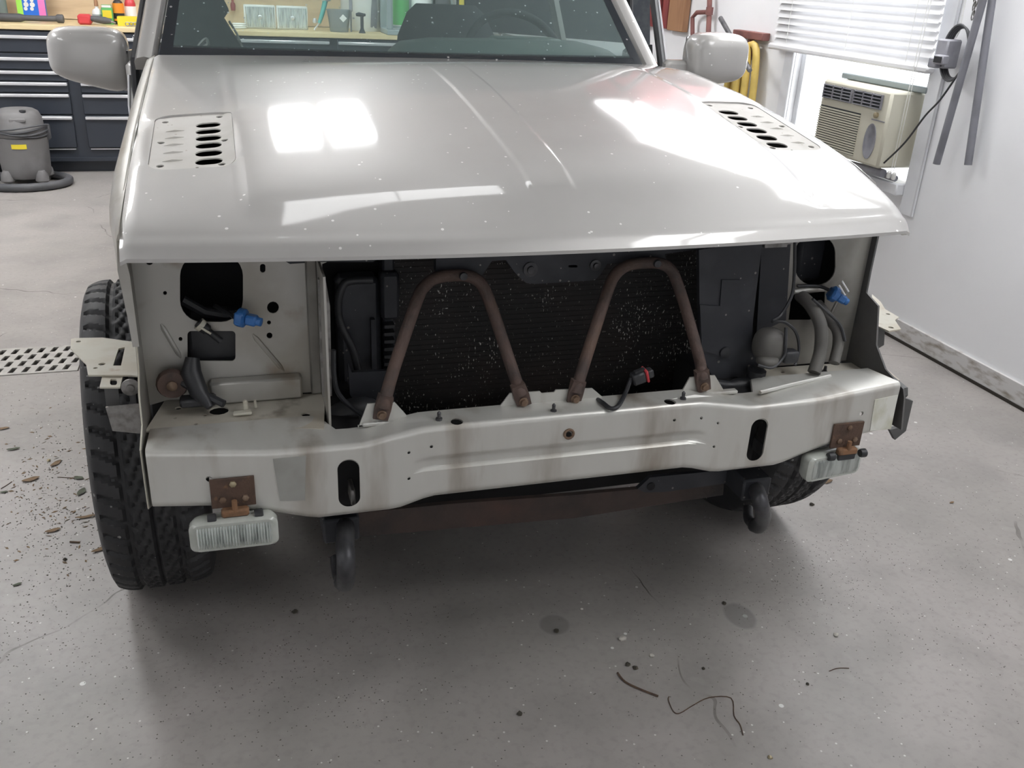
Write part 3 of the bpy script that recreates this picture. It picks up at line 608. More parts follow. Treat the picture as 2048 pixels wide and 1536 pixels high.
# studs, latch plate, patches on the beam
b = MB()
for px, py in ((878, 838), (1107, 822), (1366, 797)): p = at(px, py, Z=.612); b.lathe([(.006, 0), (.006, .004), (.003, .005), (.0035, .014), (.001, .017)], (p.x, p.y, .610), n=8)
part('stud', b, 'darksteel', beam)
p = at(1138, 868, Y=-.001); part('worn_bolt_hole', MB().tube([(p.x+.0085*math.cos(2*PI*k/16), -.001, p.z+.0085*math.sin(2*PI*k/16)) for k in range(16)], .0026, 6, closed=True), 'bolt', beam, label='rusty ringed hole in the middle of the beam')
for nm, pts, mt, lb in (('paint_patch', ((546, 918), (612, 912), (610, 1001), (560, 1002)), 'greypatch', 'flat matt grey patch on the beam'), ('reflector', ((1750, 800), (1796, 790), (1782, 858), (1740, 862)), 'patch', 'white rectangular reflector at the beam end')):
    P = []
    for px, py in pts:
        x = at(px, py, Y=.02).x; p = at(px, py, Y=sweep(x)-.0012); p = at(px, py, Y=sweep(p.x)-.0012); P.append(p)
    part(nm, MB().prism(P, (0, .0011 if 'patch' in nm else .004, 0)), mt, beam, label=lb)
# ---- trays, side panels, flanges
def poly_at(pts, **k): return [at(px, py, **k) for px, py in pts]
def ell(px, py, rx, ry=None, n=14, **k): p = at(px, py, **k); return p, rx, ry
ZT = .597
tp = [(p.x, p.y) for p in poly_at(((290, 862), (648, 856), (650, 786), (420, 796), (330, 800)), Z=ZT)]
hs = []
for px, py, r in ((438, 821, .017), (357, 816, .006), (612, 829, .008), (350, 836, .003), (392, 848, .0035), (410, 830, .004), (545, 840, .0035), (592, 850, .003), (337, 795, .004)):
    p = at(px, py, Z=ZT); hs.append(circ(p.x, p.y, r, 12))
left_tray = part('tray_panel', MB().sheet(tp[::-1], [h for h in hs if all(inside(q, tp) for q in h)], lambda x, y: (x, y, ZT), (0, 0, -.003)), 'tray', car)
ZR = .576
tp = [(p.x, p.y) for p in poly_at(((1505, 800), (1512, 738), (1620, 730), (1755, 722), (1800, 760), (1700, 790), (1600, 800)), Z=ZR)]
hs = []
for px, py, r in ((1564, 744, .005), (1540, 765, .004), (1660, 750, .0045), (1613, 763, .003), (1545, 757, .004)):
    p = at(px, py, Z=ZR); hs.append(circ(p.x, p.y, r, 12))
right_tray = part('tray_panel', MB().sheet(tp[::-1], [h for h in hs if all(inside(q, tp) for q in h)], lambda x, y: (x, y, ZR), (0, 0, -.003)), 'tray', car)
part('tray_seam', MB().tube([at(a, c, Z=.600) for a, c in ((1520, 785), (1580, 770), (1660, 752))], .004, 8), 'beam', right_tray)
# loose bits lying on the left tray
q = at(490, 828, Z=.6); b = MB().box(q.x-.02, q.x+.012, q.y-.008, q.y+.005, .6005, .606, b=.002).lathe([(.005, 0), (.004, .016), (.002, .018)], (q.x+.002, q.y+.01, .604), n=8)
q2 = at(511, 815, Z=.6); b.lathe([(.003, 0), (.002, .014)], (q2.x, q2.y, .6005), n=8)
part('broken_clip', b, 'cream', left_tray)
def hole_px(poly, Y): return [(p.x, p.z) for p in poly_at(poly, Y=Y)]
def oct_px(x0, x1, y0, y1, r): return rrect(x0, x1, y0, y1, r, 6)
YL = .21
o_ = hole_px(((262, 512), (645, 512), (648, 788), (335, 800), (318, 800)), YL)
hl = [hole_px(oct_px(360, 486, 508, 644, 44), YL), hole_px(oct_px(375, 471, 662, 722, 8), YL), hole_px(circ(546, 615, 12), YL), hole_px(circ(539, 671, 6), YL), hole_px(circ(538, 645, 4), YL), hole_px(circ(330, 586, 4), YL), hole_px(circ(361, 678, 4), YL), hole_px(oct_px(520, 531, 528, 545, 5), YL), hole_px(circ(299, 521, 9), YL)]
hl[0] = [(x, min(z, .8795)) for x, z in hl[0]]
o_ = [(x, max(z, .597)) for x, z in o_]; zt_ = .884
o_ = [(-.712, zt_), (o_[1][0], zt_)]+o_[2:4]+[(-.712, .597)]
hp = part('headlamp_panel', MB().sheet(o_[::-1], hl, lambda x, z: (x, YL, z), (0, .003, 0)), 'paint_in', car, label='silver panel with rounded headlamp opening')
def ridge(a, c, r, mat, par, Y, nm='pressed_rib'):
    p, q = at(*a, Y=Y), at(*c, Y=Y); part(nm, MB().tube([p, p.lerp(q, .12), p.lerp(q, .88), q], [r*.3, r, r, r*.3], 8), mat, par)
ridge((322, 648), (362, 716), .0045, 'paint_in', hp, YL); ridge((505, 668), (568, 742), .0045, 'paint_in', hp, YL)
a_, c_ = at(418, 757, Y=YL), at(604, 788, Y=YL)
part('panel_step', MB().box(a_.x, c_.x, YL-.025, YL+.001, .598, a_.z, b=.004), 'paint_in', hp)
a_ = at(618, 700, Y=YL); part('panel_edge_fold', MB().box(a_.x+.0, a_.x+.02, YL-.012, YL+.001, .598, .86, b=.003), 'dullpanel', hp)
# dark box seen through the lower window and lamp opening
b = MB().box(-.64, -.53, YL+.02, YL+.12, .64, .735, b=.008).box(-.56, -.52, YL+.01, YL+.03, .655, .72); part('canister', b, 'blackplastic', car)
part('wiring_harness', MB().tube([at(a, c, Y=YL+.05) for a, c in ((365, 600), (410, 625), (450, 632), (490, 628))], .009, 8), 'blackplastic', car)
# crusty spring and arm hanging in the left lamp bay
q = at(345, 764, Y=YL-.02)
b = MB().lathe([(.024, 0), (.027, .006), (.027, .012), (.018, .016), (.008, .018)][::-1], (q.x, YL-.035, q.z), 'Y', 18); ho = part('horn', b, 'rust', car, label='small rusty horn in the lamp bay')
part('horn_hub', MB().lathe([(.009, 0), (.009, -.003), (.004, -.006)], (q.x, YL-.036, q.z), 'Y', 12), 'bolt', ho)
b = MB().tube([at(385, 715, Y=YL-.02), at(382, 745, Y=YL-.03), at(398, 785, Y=YL-.05), at(420, 815, Y=YL-.07)], [.012, .018, .016, .006], 10).box(q.x+.01, q.x+.07, YL-.06, YL-.03, q.z-.035, q.z-.02, b=.004).tube([at(365, 765, Y=YL-.03), at(410, 790, Y=YL-.05), at(448, 808, Y=YL-.07)], .007, 8)
part('horn_bracket', b, 'blackplastic', ho)
# right headlamp panel
YR = .21
o_ = hole_px(((1520, 480), (1722, 462), (1708, 745), (1512, 760)), YR); o_ = [(o_[0][0], .884), (.727, .884), (.727, .574), (o_[3][0], .574)]
hr = [hole_px(rrect(1590, 1671, 470, 570, 36, 6), YR), hole_px(((1583, 590), (1650, 583), (1649, 628), (1620, 640), (1577, 640)), YR), hole_px(circ(1656, 597, 3), YR)]
hr[0] = [(x, min(z, .879)) for x, z in hr[0]]
hp2 = part('headlamp_panel', MB().sheet(o_[::-1], hr, lambda x, z: (x, YR, z), (0, .003, 0)), 'dullpanel', car, label='shade-coloured panel with rounded headlamp opening')
ridge((1680, 592), (1655, 640), .004, 'dullpanel', hp2, YR)
part('panel_lip', MB().tube([at(a, c, Y=YR-.004) for a, c in ((1588, 583), (1615, 579), (1652, 579))], .005, 8), 'beam', hp2)
part('bracket_tab', MB().prism([at(a, c, Y=YR-.015) for a, c in ((1530, 490), (1540, 484), (1600, 480), (1598, 486), (1575, 489), (1574, 494), (1530, 496))], (0, .014, 0)), 'steel', hp2)
part('side_shadow_panel', MB().prism(poly_at(((1524, 478), (1582, 478), (1577, 560), (1572, 640), (1540, 655), (1512, 690)), Y=YR-.003), (0, .0025, 0)), 'darkmetal', hp2)  # thin dark sheet over the panel, standing in for bay shade
b = MB().box(.60, .67, YR+.06, YR+.1, .74, .84, b=.01); part('lamp_bucket', b, 'darkmetal', hp2)
# outer flanges, both sides
XF = -.712
fl = [(250, 512), (256, 560), (262, 600), (268, 640), (276, 690), (280, 740), (281, 790), (287, 850), (284, 900), (292, 960), (300, 1016), (318, 1000)]
P = [at(a, c, X=XF) for a, c in fl]; P = [(p.y, p.z) for p in P]
poly = P+[(.21, .50), (.215, .88)]
part('outer_flange', MB().sheet(poly, [], lambda y, z: (XF, y, z), (-.004, 0, 0)), 'dullpanel', car)
part('flange_edge', MB().tube([(XF-.002, y-.002, z) for y, z in P[3:-1]], .0013, 6), 'cream', car)
XG = .728
fr_ = [(1752, 462), (1741, 490), (1738, 540), (1732, 585), (1756, 612), (1752, 690), (1770, 738), (1806, 778), (1808, 796), (1802, 860)]
P = [at(a, c, X=XG) for a, c in fr_]; P = [(min(p.y, .195), p.z) for p in P]; poly = P+[(.10, .50), (.225, .56), (.225, .885)]
hh = [[(p.y, p.z) for p in [at(a, c, X=XG) for a, c in lp]] for lp in (rrect(1718, 1725, 494, 512, 3, 4), circ(1705, 629, 4, 10, 6), circ(1722, 516, 3))]
part('outer_flange', MB().sheet(poly, hh, lambda y, z: (XG, y, z), (.004, 0, 0)), 'darkflange', car)
P = poly_at(((1806, 795), (1826, 802), (1812, 862), (1790, 880), (1780, 860), (1800, 855)), Y=.04); part('beam_end_tab', MB().prism(P, (0, .01, 0)), 'darkflange', car)
P = poly_at(((1760, 740), (1806, 776), (1806, 792), (1798, 800), (1752, 762)), X=XG+.006); part('beam_end_gusset', MB().prism(P, (.012, 0, 0)), 'darkflange', car)
# fender brackets sticking out
Zb = .66
P = [(p.x, p.y) for p in poly_at(((142, 678), (150, 676), (205, 675), (262, 683), (276, 683), (278, 752), (262, 750), (205, 750), (176, 750), (172, 727), (150, 706), (141, 696)), Z=Zb)]
hs = [circ(*at(157, 683, Z=Zb).xy, .0045, 10), circ(*at(204, 728, Z=Zb).xy, .006, 10), circ(*at(191, 736, Z=Zb).xy, .004, 8), [(p.x, p.y) for p in poly_at(((237, 697), (250, 694), (242, 731), (226, 731)), Z=Zb)]]
fb = part('fender_bracket', MB().sheet(P[::-1], hs, lambda x, y: (x, y, Zb), (0, 0, -.003)), 'cream', car, label='cream stamped bracket sticking out over the tyre')
P = poly_at(((205, 750), (246, 750), (240, 774), (199, 774)), Z=Zb-.004); hsq = [(p.x, p.y) for p in poly_at(rrect(220, 234, 758, 770, 4, 3), Z=Zb-.004)]
part('bracket_tongue', MB().sheet([(p.x, p.y) for p in P][::-1], [hsq], lambda x, y: (x, y, Zb-.004), (0, 0, -.003)), 'cream', fb)
P = poly_at(((208, 774), (236, 776), (240, 812), (213, 816)), Y=.17); part('bracket_drop', MB().prism(P, (0, .004, 0)), 'darkflange', fb)
P = poly_at(((211, 815), (286, 808), (288, 868), (225, 862), (219, 842)), Y=.14); part('lower_bracket_plate', MB().prism(P, (0, .004, 0)), 'steel', fb)
p = at(261, 774, Y=.17); part('bracket_washer', MB().lathe([(.015, 0), (.015, -.003), (.007, -.004), (.006, -.007)], (p.x, p.y, p.z), 'Y', 16), 'steel', fb)
P = [(p.x, p.y) for p in poly_at(((1744, 588), (1762, 604), (1770, 618), (1798, 634), (1790, 640), (1802, 658), (1778, 662), (1756, 652), (1740, 640)), Z=.655)]
fb2 = part('fender_bracket', MB().sheet(P[::-1], [circ(*at(1776, 628, Z=.655).xy, .005, 8), circ(*at(1782, 655, Z=.655).xy, .006, 8)], lambda x, y: (x, y, .655), (0, 0, -.003)), 'cream', car)
part('bracket_drop', MB().prism(poly_at(((1750, 652), (1770, 655), (1768, 690), (1752, 700)), Y=.2), (0, .02, 0)), 'darkflange', fb2)
# ---- upper crossmember over the radiator
YU = .205
U = [(560, 508), (566, 520), (580, 528), (640, 524), (745, 524), (760, 516), (800, 516), (872, 516), (872, 545), (878, 556), (960, 556), (972, 540), (984, 522), (1012, 520), (1026, 540), (1036, 552), (1052, 566), (1070, 568), (1155, 563), (1190, 560), (1202, 548), (1214, 528), (1250, 524), (1258, 532), (1335, 530), (1330, 508), (1400, 498), (1530, 490), (1530, 470)]
P = [(p.x, p.z) for p in poly_at(U, Y=YU)]; P = [(x, min(z, .885)) for x, z in P]; P[0] = (P[0][0], .885); P.insert(1, (P[0][0]-.001, .870)); P[-1] = (P[-1][0], .885)
uh = [[(p.x, p.z) for p in poly_at(rrect(1137, 1155, 530, 535, 2, 3), Y=YU)]]
uc = part('upper_crossmember', MB().sheet(P[::-1], uh, lambda x, z: (x, YU, z), (0, .02, 0)), 'darkmetal', car)
part('crossmember_lip', MB().box(-.45, .56, YU-.035, YU+.03, .868, .885, b=.004), 'darkmetal', uc)
for px, py, r in ((1060, 538, .014), (1190, 530, .011)):
    p = at(px, py, Y=YU); part('crossmember_bolt', MB().lathe([(r, 0), (r, -.004), (r*.55, -.005), (r*.5, -.010), (r*.2, -.0105)], (p.x, YU, p.z), 'Y', 18), 'darksteel', uc)
# ragged strip under the hood at the left bay
part('torn_seal', MB().prism(poly_at(((560, 512), (640, 524), (654, 524), (640, 530), (624, 540), (610, 536), (600, 528), (575, 526)), Y=YL-.004), (0, .003, 0)), 'paint_in', hp)
# ---- bent brace tubes
for pts, lab in ((((763, 828), (770, 800), (790, 730), (834, 600), (850, 572), (872, 556), (905, 551), (935, 552), (957, 562), (972, 585), (992, 640), (1025, 740), (1038, 778), (1046, 802)), 'left'), (((1149, 796), (1156, 768), (1180, 690), (1216, 580), (1232, 548), (1256, 531), (1290, 526), (1320, 527), (1340, 538), (1353, 562), (1372, 620), (1398, 715), (1403, 745), (1407, 772)), 'right')):
    yb = .052; Q = []
    z0 = .62
    for i, (px, py) in enumerate(pts):
        k = min(i, len(pts)-1-i); ytab = {0: yb, 1: yb+.004, 2: .09, 3: .155, 4: .17, 5: .18, 6: .184}[k]; Q.append(at(px, py, Y=ytab))
    Q = spline(Q, 5); n_ = len(Q)
    b = MB().tube(Q[3:-3], .0112, 10)
    for e_ in (0, -1):       # flattened feet
        p = Q[e_]; q = Q[4 if e_ == 0 else -5]; d = (q-p).normalized(); sd = d.cross(Vector((0, 1, 0))).normalized()
        r = [[p-d*.010+sd*a+Vector((0, c, 0)) for a, c in ((-.013, -.003), (.013, -.003), (.013, .003), (-.013, .003))], [p+d*.010+sd*a+Vector((0, c, 0)) for a, c in ((-.0145, -.003), (.0145, -.003), (.0145, .003), (-.0145, .003))], [p+d*.035+sd*a+Vector((0, c, 0)) for a, c in ((-.0125, -.008), (.0125, -.008), (.0125, .008), (-.0125, .008))]]
        b.loft(r)
    bt = part('brace_tube', b, 'rust', car)
    for e_ in (0, -1):
        p = Q[e_]; part('brace_bolt', MB().lathe([(.0088, 0), (.0088, -.002), (.0065, -.0025), (.006, -.008), (.002, -.0085)], (p.x, p.y-.003, p.z), 'Y', 12), 'bolt', bt)
    p = Q[n_//2]; part('brace_bolt', MB().lathe([(.008, 0), (.007, -.005), (.003, -.006)], (p.x, p.y-.011, p.z+.002), 'Y', 12), 'darksteel', bt)
# ---- radiator / condenser and its neighbours
YC = .30
core = part('condenser', MB().box(-.265, .42, YC, YC+.03, .44, .83), 'core', car)
b = MB()
for i in range(34):
    z = .455+i*.0108; b.box(-.262, .415, YC-.0012, YC+.001, z, z+.0018)
part('cooling_tube', b, 'core', core, kind='stuff')
part('side_tank', MB().box(-.285, -.262, YC-.01, YC+.04, .43, .84, b=.004), 'darkmetal', core); part('side_tank', MB().box(.41, .43, YC-.01, YC+.04, .43, .84, b=.004), 'darkmetal', core)
# left of the condenser: box with ribs, hose, tray
b = MB()
p0, p1 = at(762, 548, Y=.27), at(800, 640, Y=.27); b.box(p0.x, p1.x, .27, .31, p1.z, p0.z, b=.006)
p0, p1 = at(672, 560, Y=.285), at(765, 800, Y=.285); b.box(p0.x, p1.x, .285, .34, .47, p0.z, b=.01)
p0, p1 = at(742, 640, Y=.27), at(752, 740, Y=.27); b.box(p0.x, p1.x, .27, .29, p1.z, p0.z)
sb = part('receiver_box', b, 'darkmetal', car)
b = MB()
for k in range(7):
    p = at(778, 650+k*15, Y=.275); b.box(p.x-.01, p.x+.010, .268, .29, p.z-.004, p.z+.002)
part('box_rib', b, 'blackplastic', sb)
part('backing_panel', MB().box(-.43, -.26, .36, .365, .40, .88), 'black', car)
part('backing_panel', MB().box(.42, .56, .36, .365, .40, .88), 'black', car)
part('black_hose', MB().tube(spline([at(a, c, Y=.25) for a, c in ((745, 560), (700, 562), (684, 575), (676, 610), (682, 650), (706, 700), (716, 742))], 5), .0075, 10), 'blackplastic', car)
part('under_beam_blocker', MB().box(-.41, .43, .24, .27, .30, .50), 'black', car); part('underbody_blocker', MB().box(-.34, .34, .40, 1.9, .22, .34, b=.03), 'black', car)  # black boxes added under the car to block bounced light
part('air_baffle', MB().prism(poly_at(((696, 728), (704, 745), (770, 742), (775, 800), (750, 800), (712, 806), (700, 790)), Y=.2), (0, .01, 0)), 'darkmetal', car)
part('drain_elbow', MB().tube(spline([at(a, c, Y=.16) for a, c in ((664, 846), (690, 826), (735, 820), (760, 850))], 5), .024, 14), 'blackplastic', car)
part('black_cable', MB().tube(spline([at(a, c, Y=.12) for a, c in ((667, 700), (668, 750), (676, 785), (700, 812), (735, 838))], 5), .0045, 8), 'blackplastic', car)
part('support_strip', MB().prism(poly_at(((636, 560), (650, 552), (660, 612), (664, 792), (645, 794), (640, 700)), Y=.15), (0, .012, 0)), 'steel', car, label='scuffed metal strip beside the dark opening')
part('inner_bay_panel', MB().box(-.414, -.410, .08, .30, .58, .86), 'paint_in', car)
# right of the condenser: dark shroud
P = poly_at(((1398, 500), (1526, 478), (1518, 540), (1506, 640), (1504, 690), (1520, 735), (1520, 782), (1470, 792), (1436, 778), (1400, 700)), Y=.16)
P = [Vector((p.x, p.y, min(p.z, .885))) for p in P]
sho = part('air_shroud', MB().prism(P, (0, .012, 0)), 'darkmetal', car)
part('shroud_step', MB().prism(poly_at(((1400, 610), (1440, 612), (1444, 560), (1480, 560), (1480, 640), (1460, 720), (1404, 700)), Y=.157), (0, .004, 0)), 'darkmetal', sho)
p = at(1450, 705, Y=.155); part('shroud_clip', MB().lathe([(.012, 0), (.012, -.006), (.004, -.008)], (p.x, .158, p.z), 'Y', 12), 'blackplastic', sho)
part('shroud_foot', MB().tube(spline([at(a, c, Y=.13) for a, c in ((1430, 768), (1470, 772), (1505, 762), (1515, 735))], 4), [.01]*4+[.016]*4+[.02]*4+[.012], 10), 'blackplastic', sho)
# left hand and right hand hoses, wires, connectors
part('breather_hose', MB().tube(spline([at(a, c, Y=y) for a, c, y in ((1600, 590, .21), (1622, 612, .17), (1641, 650, .135), (1641, 700, .12), (1628, 745, .10))], 6), .0135, 14), 'hose', car)
part('breather_hose', MB().tube(spline([at(a, c, Y=y) for a, c, y in ((1635, 608, .2), (1652, 630, .17), (1674, 660, .15), (1676, 690, .14), (1668, 726, .12))], 6), .0115, 14), 'hose', car)
b = MB(); superell(b, at(1538, 690, Y=.13), .032, .03, .036, .8); part('washer_bottle', b, 'hose', car)
b = MB(); superell(b, at(1535, 722, Y=.11), .022, .02, .012, .8); part('bottle_foot', b, 'hose', car)
for pts in (((1590, 482, .16), (1588, 560, .16), (1582, 595, .155), (1562, 630, .15), (1545, 643, .13), (1570, 645, .12), (1592, 665, .12), (1598, 700, .12), (1590, 730, .11)), ((1625, 598, .15), (1655, 625, .15), (1680, 650, .14), (1690, 682, .13)), ((1572, 655, .11), (1571, 690, .10), (1568, 712, .10), (1545, 735, .09), (1515, 730, .09))):
    part('wire', MB().tube(spline([at(a, c, Y=y) for a, c, y in pts], 5), .0032, 6), 'blackplastic', car)
b = MB(); ctr = at(1578, 712, Y=.12); superell(b, ctr, .018, .014, .014, .5); part('dark_connector', b, 'blackplastic', car)
q = at(1645, 748, Z=ZR); part('tray_clip', MB().box(q.x-.012, q.x+.01, q.y-.004, q.y+.006, ZR, ZR+.008, b=.002).lathe([(.004, 0), (.003, .012)], (q.x+.004, q.y, ZR+.006), n=8), 'darksteel', right_tray)
def blue_plug(px, py, Y, ang_, side):
    c = at(px, py, Y=Y); R_ = Matrix.Translation(c) @ Matrix.Rotation(ang_, 4, 'Y') @ Matrix.Rotation(side*.5, 4, 'Z')
    b = MB(); b.lathe([(.010, -.004), (.0165, 0), (.0165, .010), (.012, .013)], (0, 0, 0), 'X', 16, R_).box(-.004, .012, -.015, .015, -.012, .012, R_, b=.003)
    o = part('blue_connector', b, 'blue', car, label='bright blue headlamp plug on its wire')
    b = MB().box(.012, .034, -.010, .010, -.009, .009, R_, b=.004).lathe([(.0075, .03), (.0075, .040), (.004, .041)], (0, 0, 0), 'X', 12, R_); part('plug_nose', b, 'blue', o)
    return o
o = blue_plug(478, 634, YL-.035, .15, -.9)
part('plug_wire', MB().tube(spline([at(a, c, Y=y) for a, c, y in ((468, 634, YL-.03), (455, 625, YL), (430, 612, YL+.04))], 4), .004, 6), 'blackplastic', o)
o = blue_plug(1664, 586, YR-.03, .5, -.5)
part('plug_wire', MB().tube(spline([at(a, c, Y=y) for a, c, y in ((1658, 580, YR-.03), (1635, 572, YR-.01), (1595, 572, YR-.005))], 4), .0035, 6), 'blackplastic', o)
part('connector_clip', MB().tube([at(a, c, Y=YR-.05) for a, c in ((1684, 562), (1697, 583), (1690, 590), (1678, 570))], .0018, 6), 'alu', o)
c = at(414, 660, Y=YL-.01); R_ = Matrix.Translation(c) @ Matrix.Rotation(.8, 4, 'Y')
o = part('socket', MB().lathe([(.008, -.02), (.010, -.016), (.010, .0), (.006, .004), (.006, .03)], (0, 0, 0), 'X', 12, R_), 'blackplastic', car)
part('socket_collar', MB().lathe([(.0115, -.018), (.0115, -.010)], (0, 0, 0), 'X', 12, R_).tube([R_ @ Vector((-.014, -.012, 0)), R_ @ Vector((.006, -.014, .003))], .002, 6), 'cream', o)
# loose connector over the beam
cw = MB().tube(spline([at(1196, 799, Z=.612), at(1206, 806, Z=.617), at(1222, 817, Z=.617), at(1237, 811, Z=.619), at(1250, 788, Y=.045), at(1257, 770, Y=.05), at(1262, 757, Y=.055)], 6), .0042, 8)
o = part('loose_cable', cw, 'blackplastic', car, label='black cable with red-banded plug lying over the beam')
c = at(1281, 752, Y=.055); R_ = Matrix.Translation(c) @ Matrix.Rotation(-.3, 4, 'Y')
part('cable_plug', MB().box(-.018, .008, -.011, .011, -.012, .010, R_, b=.003).box(.012, .024, -.009, .009, -.008, .008, R_, b=.002).box(-.01, .01, -.004, .004, .010, .014, R_), 'blackplastic', o)
part('red_band', MB().box(.0075, .0125, -.0125, .0125, -.0135, .0125, R_, b=.002), 'red', o)
# ---- fog lamps
def fog(px, py, Y, rz, W, Hh, name_side):
    c = at(px, py, Y=Y); R_ = Matrix.Translation(c) @ Matrix.Rotation(rz, 4, 'Z')
    b = MB()
    out = rrect(-W/2, W/2, -Hh/2, Hh/2, .012, 5); rings = []
    for s_, y in ((.92, -.008), (1.0, -.004), (1.0, .010), (.94, .022), (.8, .034), (.5, .04)): rings.append([R_ @ Vector((x*s_, y, z*s_)) for x, z in out])
    b.loft(rings); o = part('fog_lamp', b, 'lampbody', car)
    # fluted lens
    V = []; F = []; nx = 26; wl, hl_ = W*.84, Hh*.74
    for i in range(nx*4+1):
        x = -wl/2+wl*i/(nx*4); d = -.0085-.0042*abs(math.sin(i*PI/4)) 
        for j in range(5): z = -hl_/2+hl_*j/4; V.append(R_ @ Vector((x, d+(.003 if j in (0, 4) else 0), z)))
    for i in range(nx*4):
        for j in range(4): F.append((i*5+j, (i+1)*5+j, (i+1)*5+j+1, i*5+j+1))
    part('fluted_lens', MB().add(V, F), 'lens', o)
    # bracket: rusty plate bolted on the beam, orange hinge, black pivots
    pz = c.z+Hh/2+.040; y0 = sweep(c.x)-.005
    ax_ = c.x+(.004 if name_side < 0 else .018)
    pb = part('bracket_plate', MB().box(ax_-.036, ax_+.034, y0, y0+.0048, pz-.028, pz+.026, b=.001), 'rustplate', o)
    for k, (dx, dz) in enumerate(((-.0, .016), (-.018, -.012), (.018, -.012))): part('bracket_bolt', MB().lathe([(.0058, 0), (.0058, -.003), (.003, -.0045)], (ax_+dx, y0, pz+dz), 'Y', 6), 'brass' if name_side < 0 and k == 0 else 'bolt', pb)
    part('hinge_strap', MB().box(ax_-.022, ax_+.022, y0-.014, y0+.001, pz-.040, pz-.026, b=.003).tube([(ax_, y0-.010, pz-.030), (ax_, y0-.010, pz-.010)], .0045, 8), 'orange_rust', o)
    b = MB()
    for s_ in (-1, 1): b.lathe([(.008, 0), (.009, .003), (.009, .012), (.007, .014)], (ax_+(s_*.030-(.014 if s_ < 0 else 0))+(0 if s_ < 0 else -.0), y0-.010, pz-.040), 'X', 12)
    b.box(ax_-.02, ax_+.02, y0-.012, y0+.004, pz-.052, pz-.038, b=.002); part('pivot', b, 'blackplastic', o)
    return o
fog(469, 1066, -.02, -.02, .140, .054, -1)
fog(1666, 929, .0, .12, .138, .055, 1)
# ---- tow hooks, drag link, axle
def hook(pts, rs, mt):
    o = part('tow_hook', MB().tube(spline(pts, 5), rs if not isinstance(rs, list) else rs, 12), mt, car); return o
for s_, P in ((-1, ((672, 1045, .10), (690, 1052, .04), (690, 1090, -.01), (692, 1130, -.04), (690, 1165, .0), (676, 1150, .05), (672, 1115, .09))), (1, ((1500, 965, .12), (1512, 978, .04), (1522, 1008, .0), (1526, 1035, .02), (1516, 1052, .06), (1498, 1040, .10), (1496, 1015, .13)))):
    Q = [at(a, c, Y=y+.02) for a, c, y in P]; Q = spline(Q, 5); o = part('tow_hook', MB().tube(Q, [.0165 if 4 < i < len(Q)-8 else .011 for i in range(len(Q))], 12), 'darksteel', car)
    p = at(688, 1046, Y=.09) if s_ < 0 else at(1500, 962, Y=.10)
    part('hook_plate', MB().box(p.x-.04, p.x+.025, .06, .20, p.z-.022, p.z+.028, b=.004).lathe([(.012, 0), (.012, -.006), (.006, -.008)], (p.x, .06, p.z), 'Y', 12), 'darkmetal', o)
P = [at(700, 1028, Y=.16), at(712, 1074, Y=.16), at(1150, 1036, Y=.16), at(1446, 990, Y=.16), at(1448, 962, Y=.16), at(1150, 990, Y=.16), at(900, 1008, Y=.16)]
part('skid_bar', MB().prism(P, (0, .012, 0)), 'skid', car, label='long rusty flat bar under the beam')
P = [at(1275, 978, Y=.13), at(1290, 985, Y=.13), at(1330, 984, Y=.13), at(1500, 960, Y=.13), at(1500, 935, Y=.13), at(1300, 955, Y=.13)]
o = part('track_bar_mount', MB().prism(P, (0, .01, 0)), 'darkmetal', car)
p = at(1302, 973, Y=.129); part('mount_hole', MB().lathe([(.009, 0), (.009, -.001)], (p.x, p.y, p.z), 'Y', 14), 'black', o)
part('axle', MB().tube([(-.6, .62, .30), (-.2, .62, .31), (.25, .62, .31), (.6, .62, .30)], .045, 16).lathe([(.05, -.10), (.12, -.06), (.13, .0), (.12, .06), (.05, .1)], (.15, .62, .31), 'Y', 20), 'black', car)
part('tie_rod', MB().tube([(-.58, .50, .27), (.58, .50, .27)], .014, 10), 'darkmetal', car)
for s_ in (-1, 1): part('chassis_rail', MB().box(s_*.40-.035, s_*.40+.035, .5, 4.0, .36, .46, b=.005), 'black', car)
# ---- wheels
def tyre():
    R0 = .345; V = []; F = []; nA = 384
    prof = []   # (x, r, kind) x across the tread, outer side positive
    W = .104
    for x, r in ((-.075, .205), (-.098, .235), (-.108, .27), (-.106, .30), (-.100, .322)): prof.append((x, r, 0))
    for i in range(33):
        x = -W+.01+(2*W-.02)*i/32; sh_ = max(0, (abs(x)-.055)/.045); prof.append((x, R0-.014*sh_**2.2-.0015, 1))
    for x, r in ((.100, .322), (.106, .30), (.108, .27), (.098, .235), (.075, .205)): prof.append((x, r, 0))
    m = len(prof)
    for a in range(nA):
        th = 2*PI*a/nA
        for (x, r, k) in prof:
            if k:
                g = 0
                for gx in (-.045, -.0, .045):
                    if abs(x-gx) < .0055: g = .008
                ph = (a + (x*260 if abs(x) < .05 else abs(x)*90)) % 8
                if abs(x) > .052 and abs(x) < .092 and ph < 2.1: g = max(g, .007)
                if .008 < abs(x) < .036 and ((a+x*420) % 8) < 2: g = max(g, .006)
                r = r-g
            V.append((x, r*math.cos(th), r*math.sin(th)))
    for a in range(nA):
        b_ = (a+1) % nA
        for k in range(m-1): F.append((a*m+k, b_*m+k, b_*m+k+1, a*m+k+1))
    return MB().add(V, F)
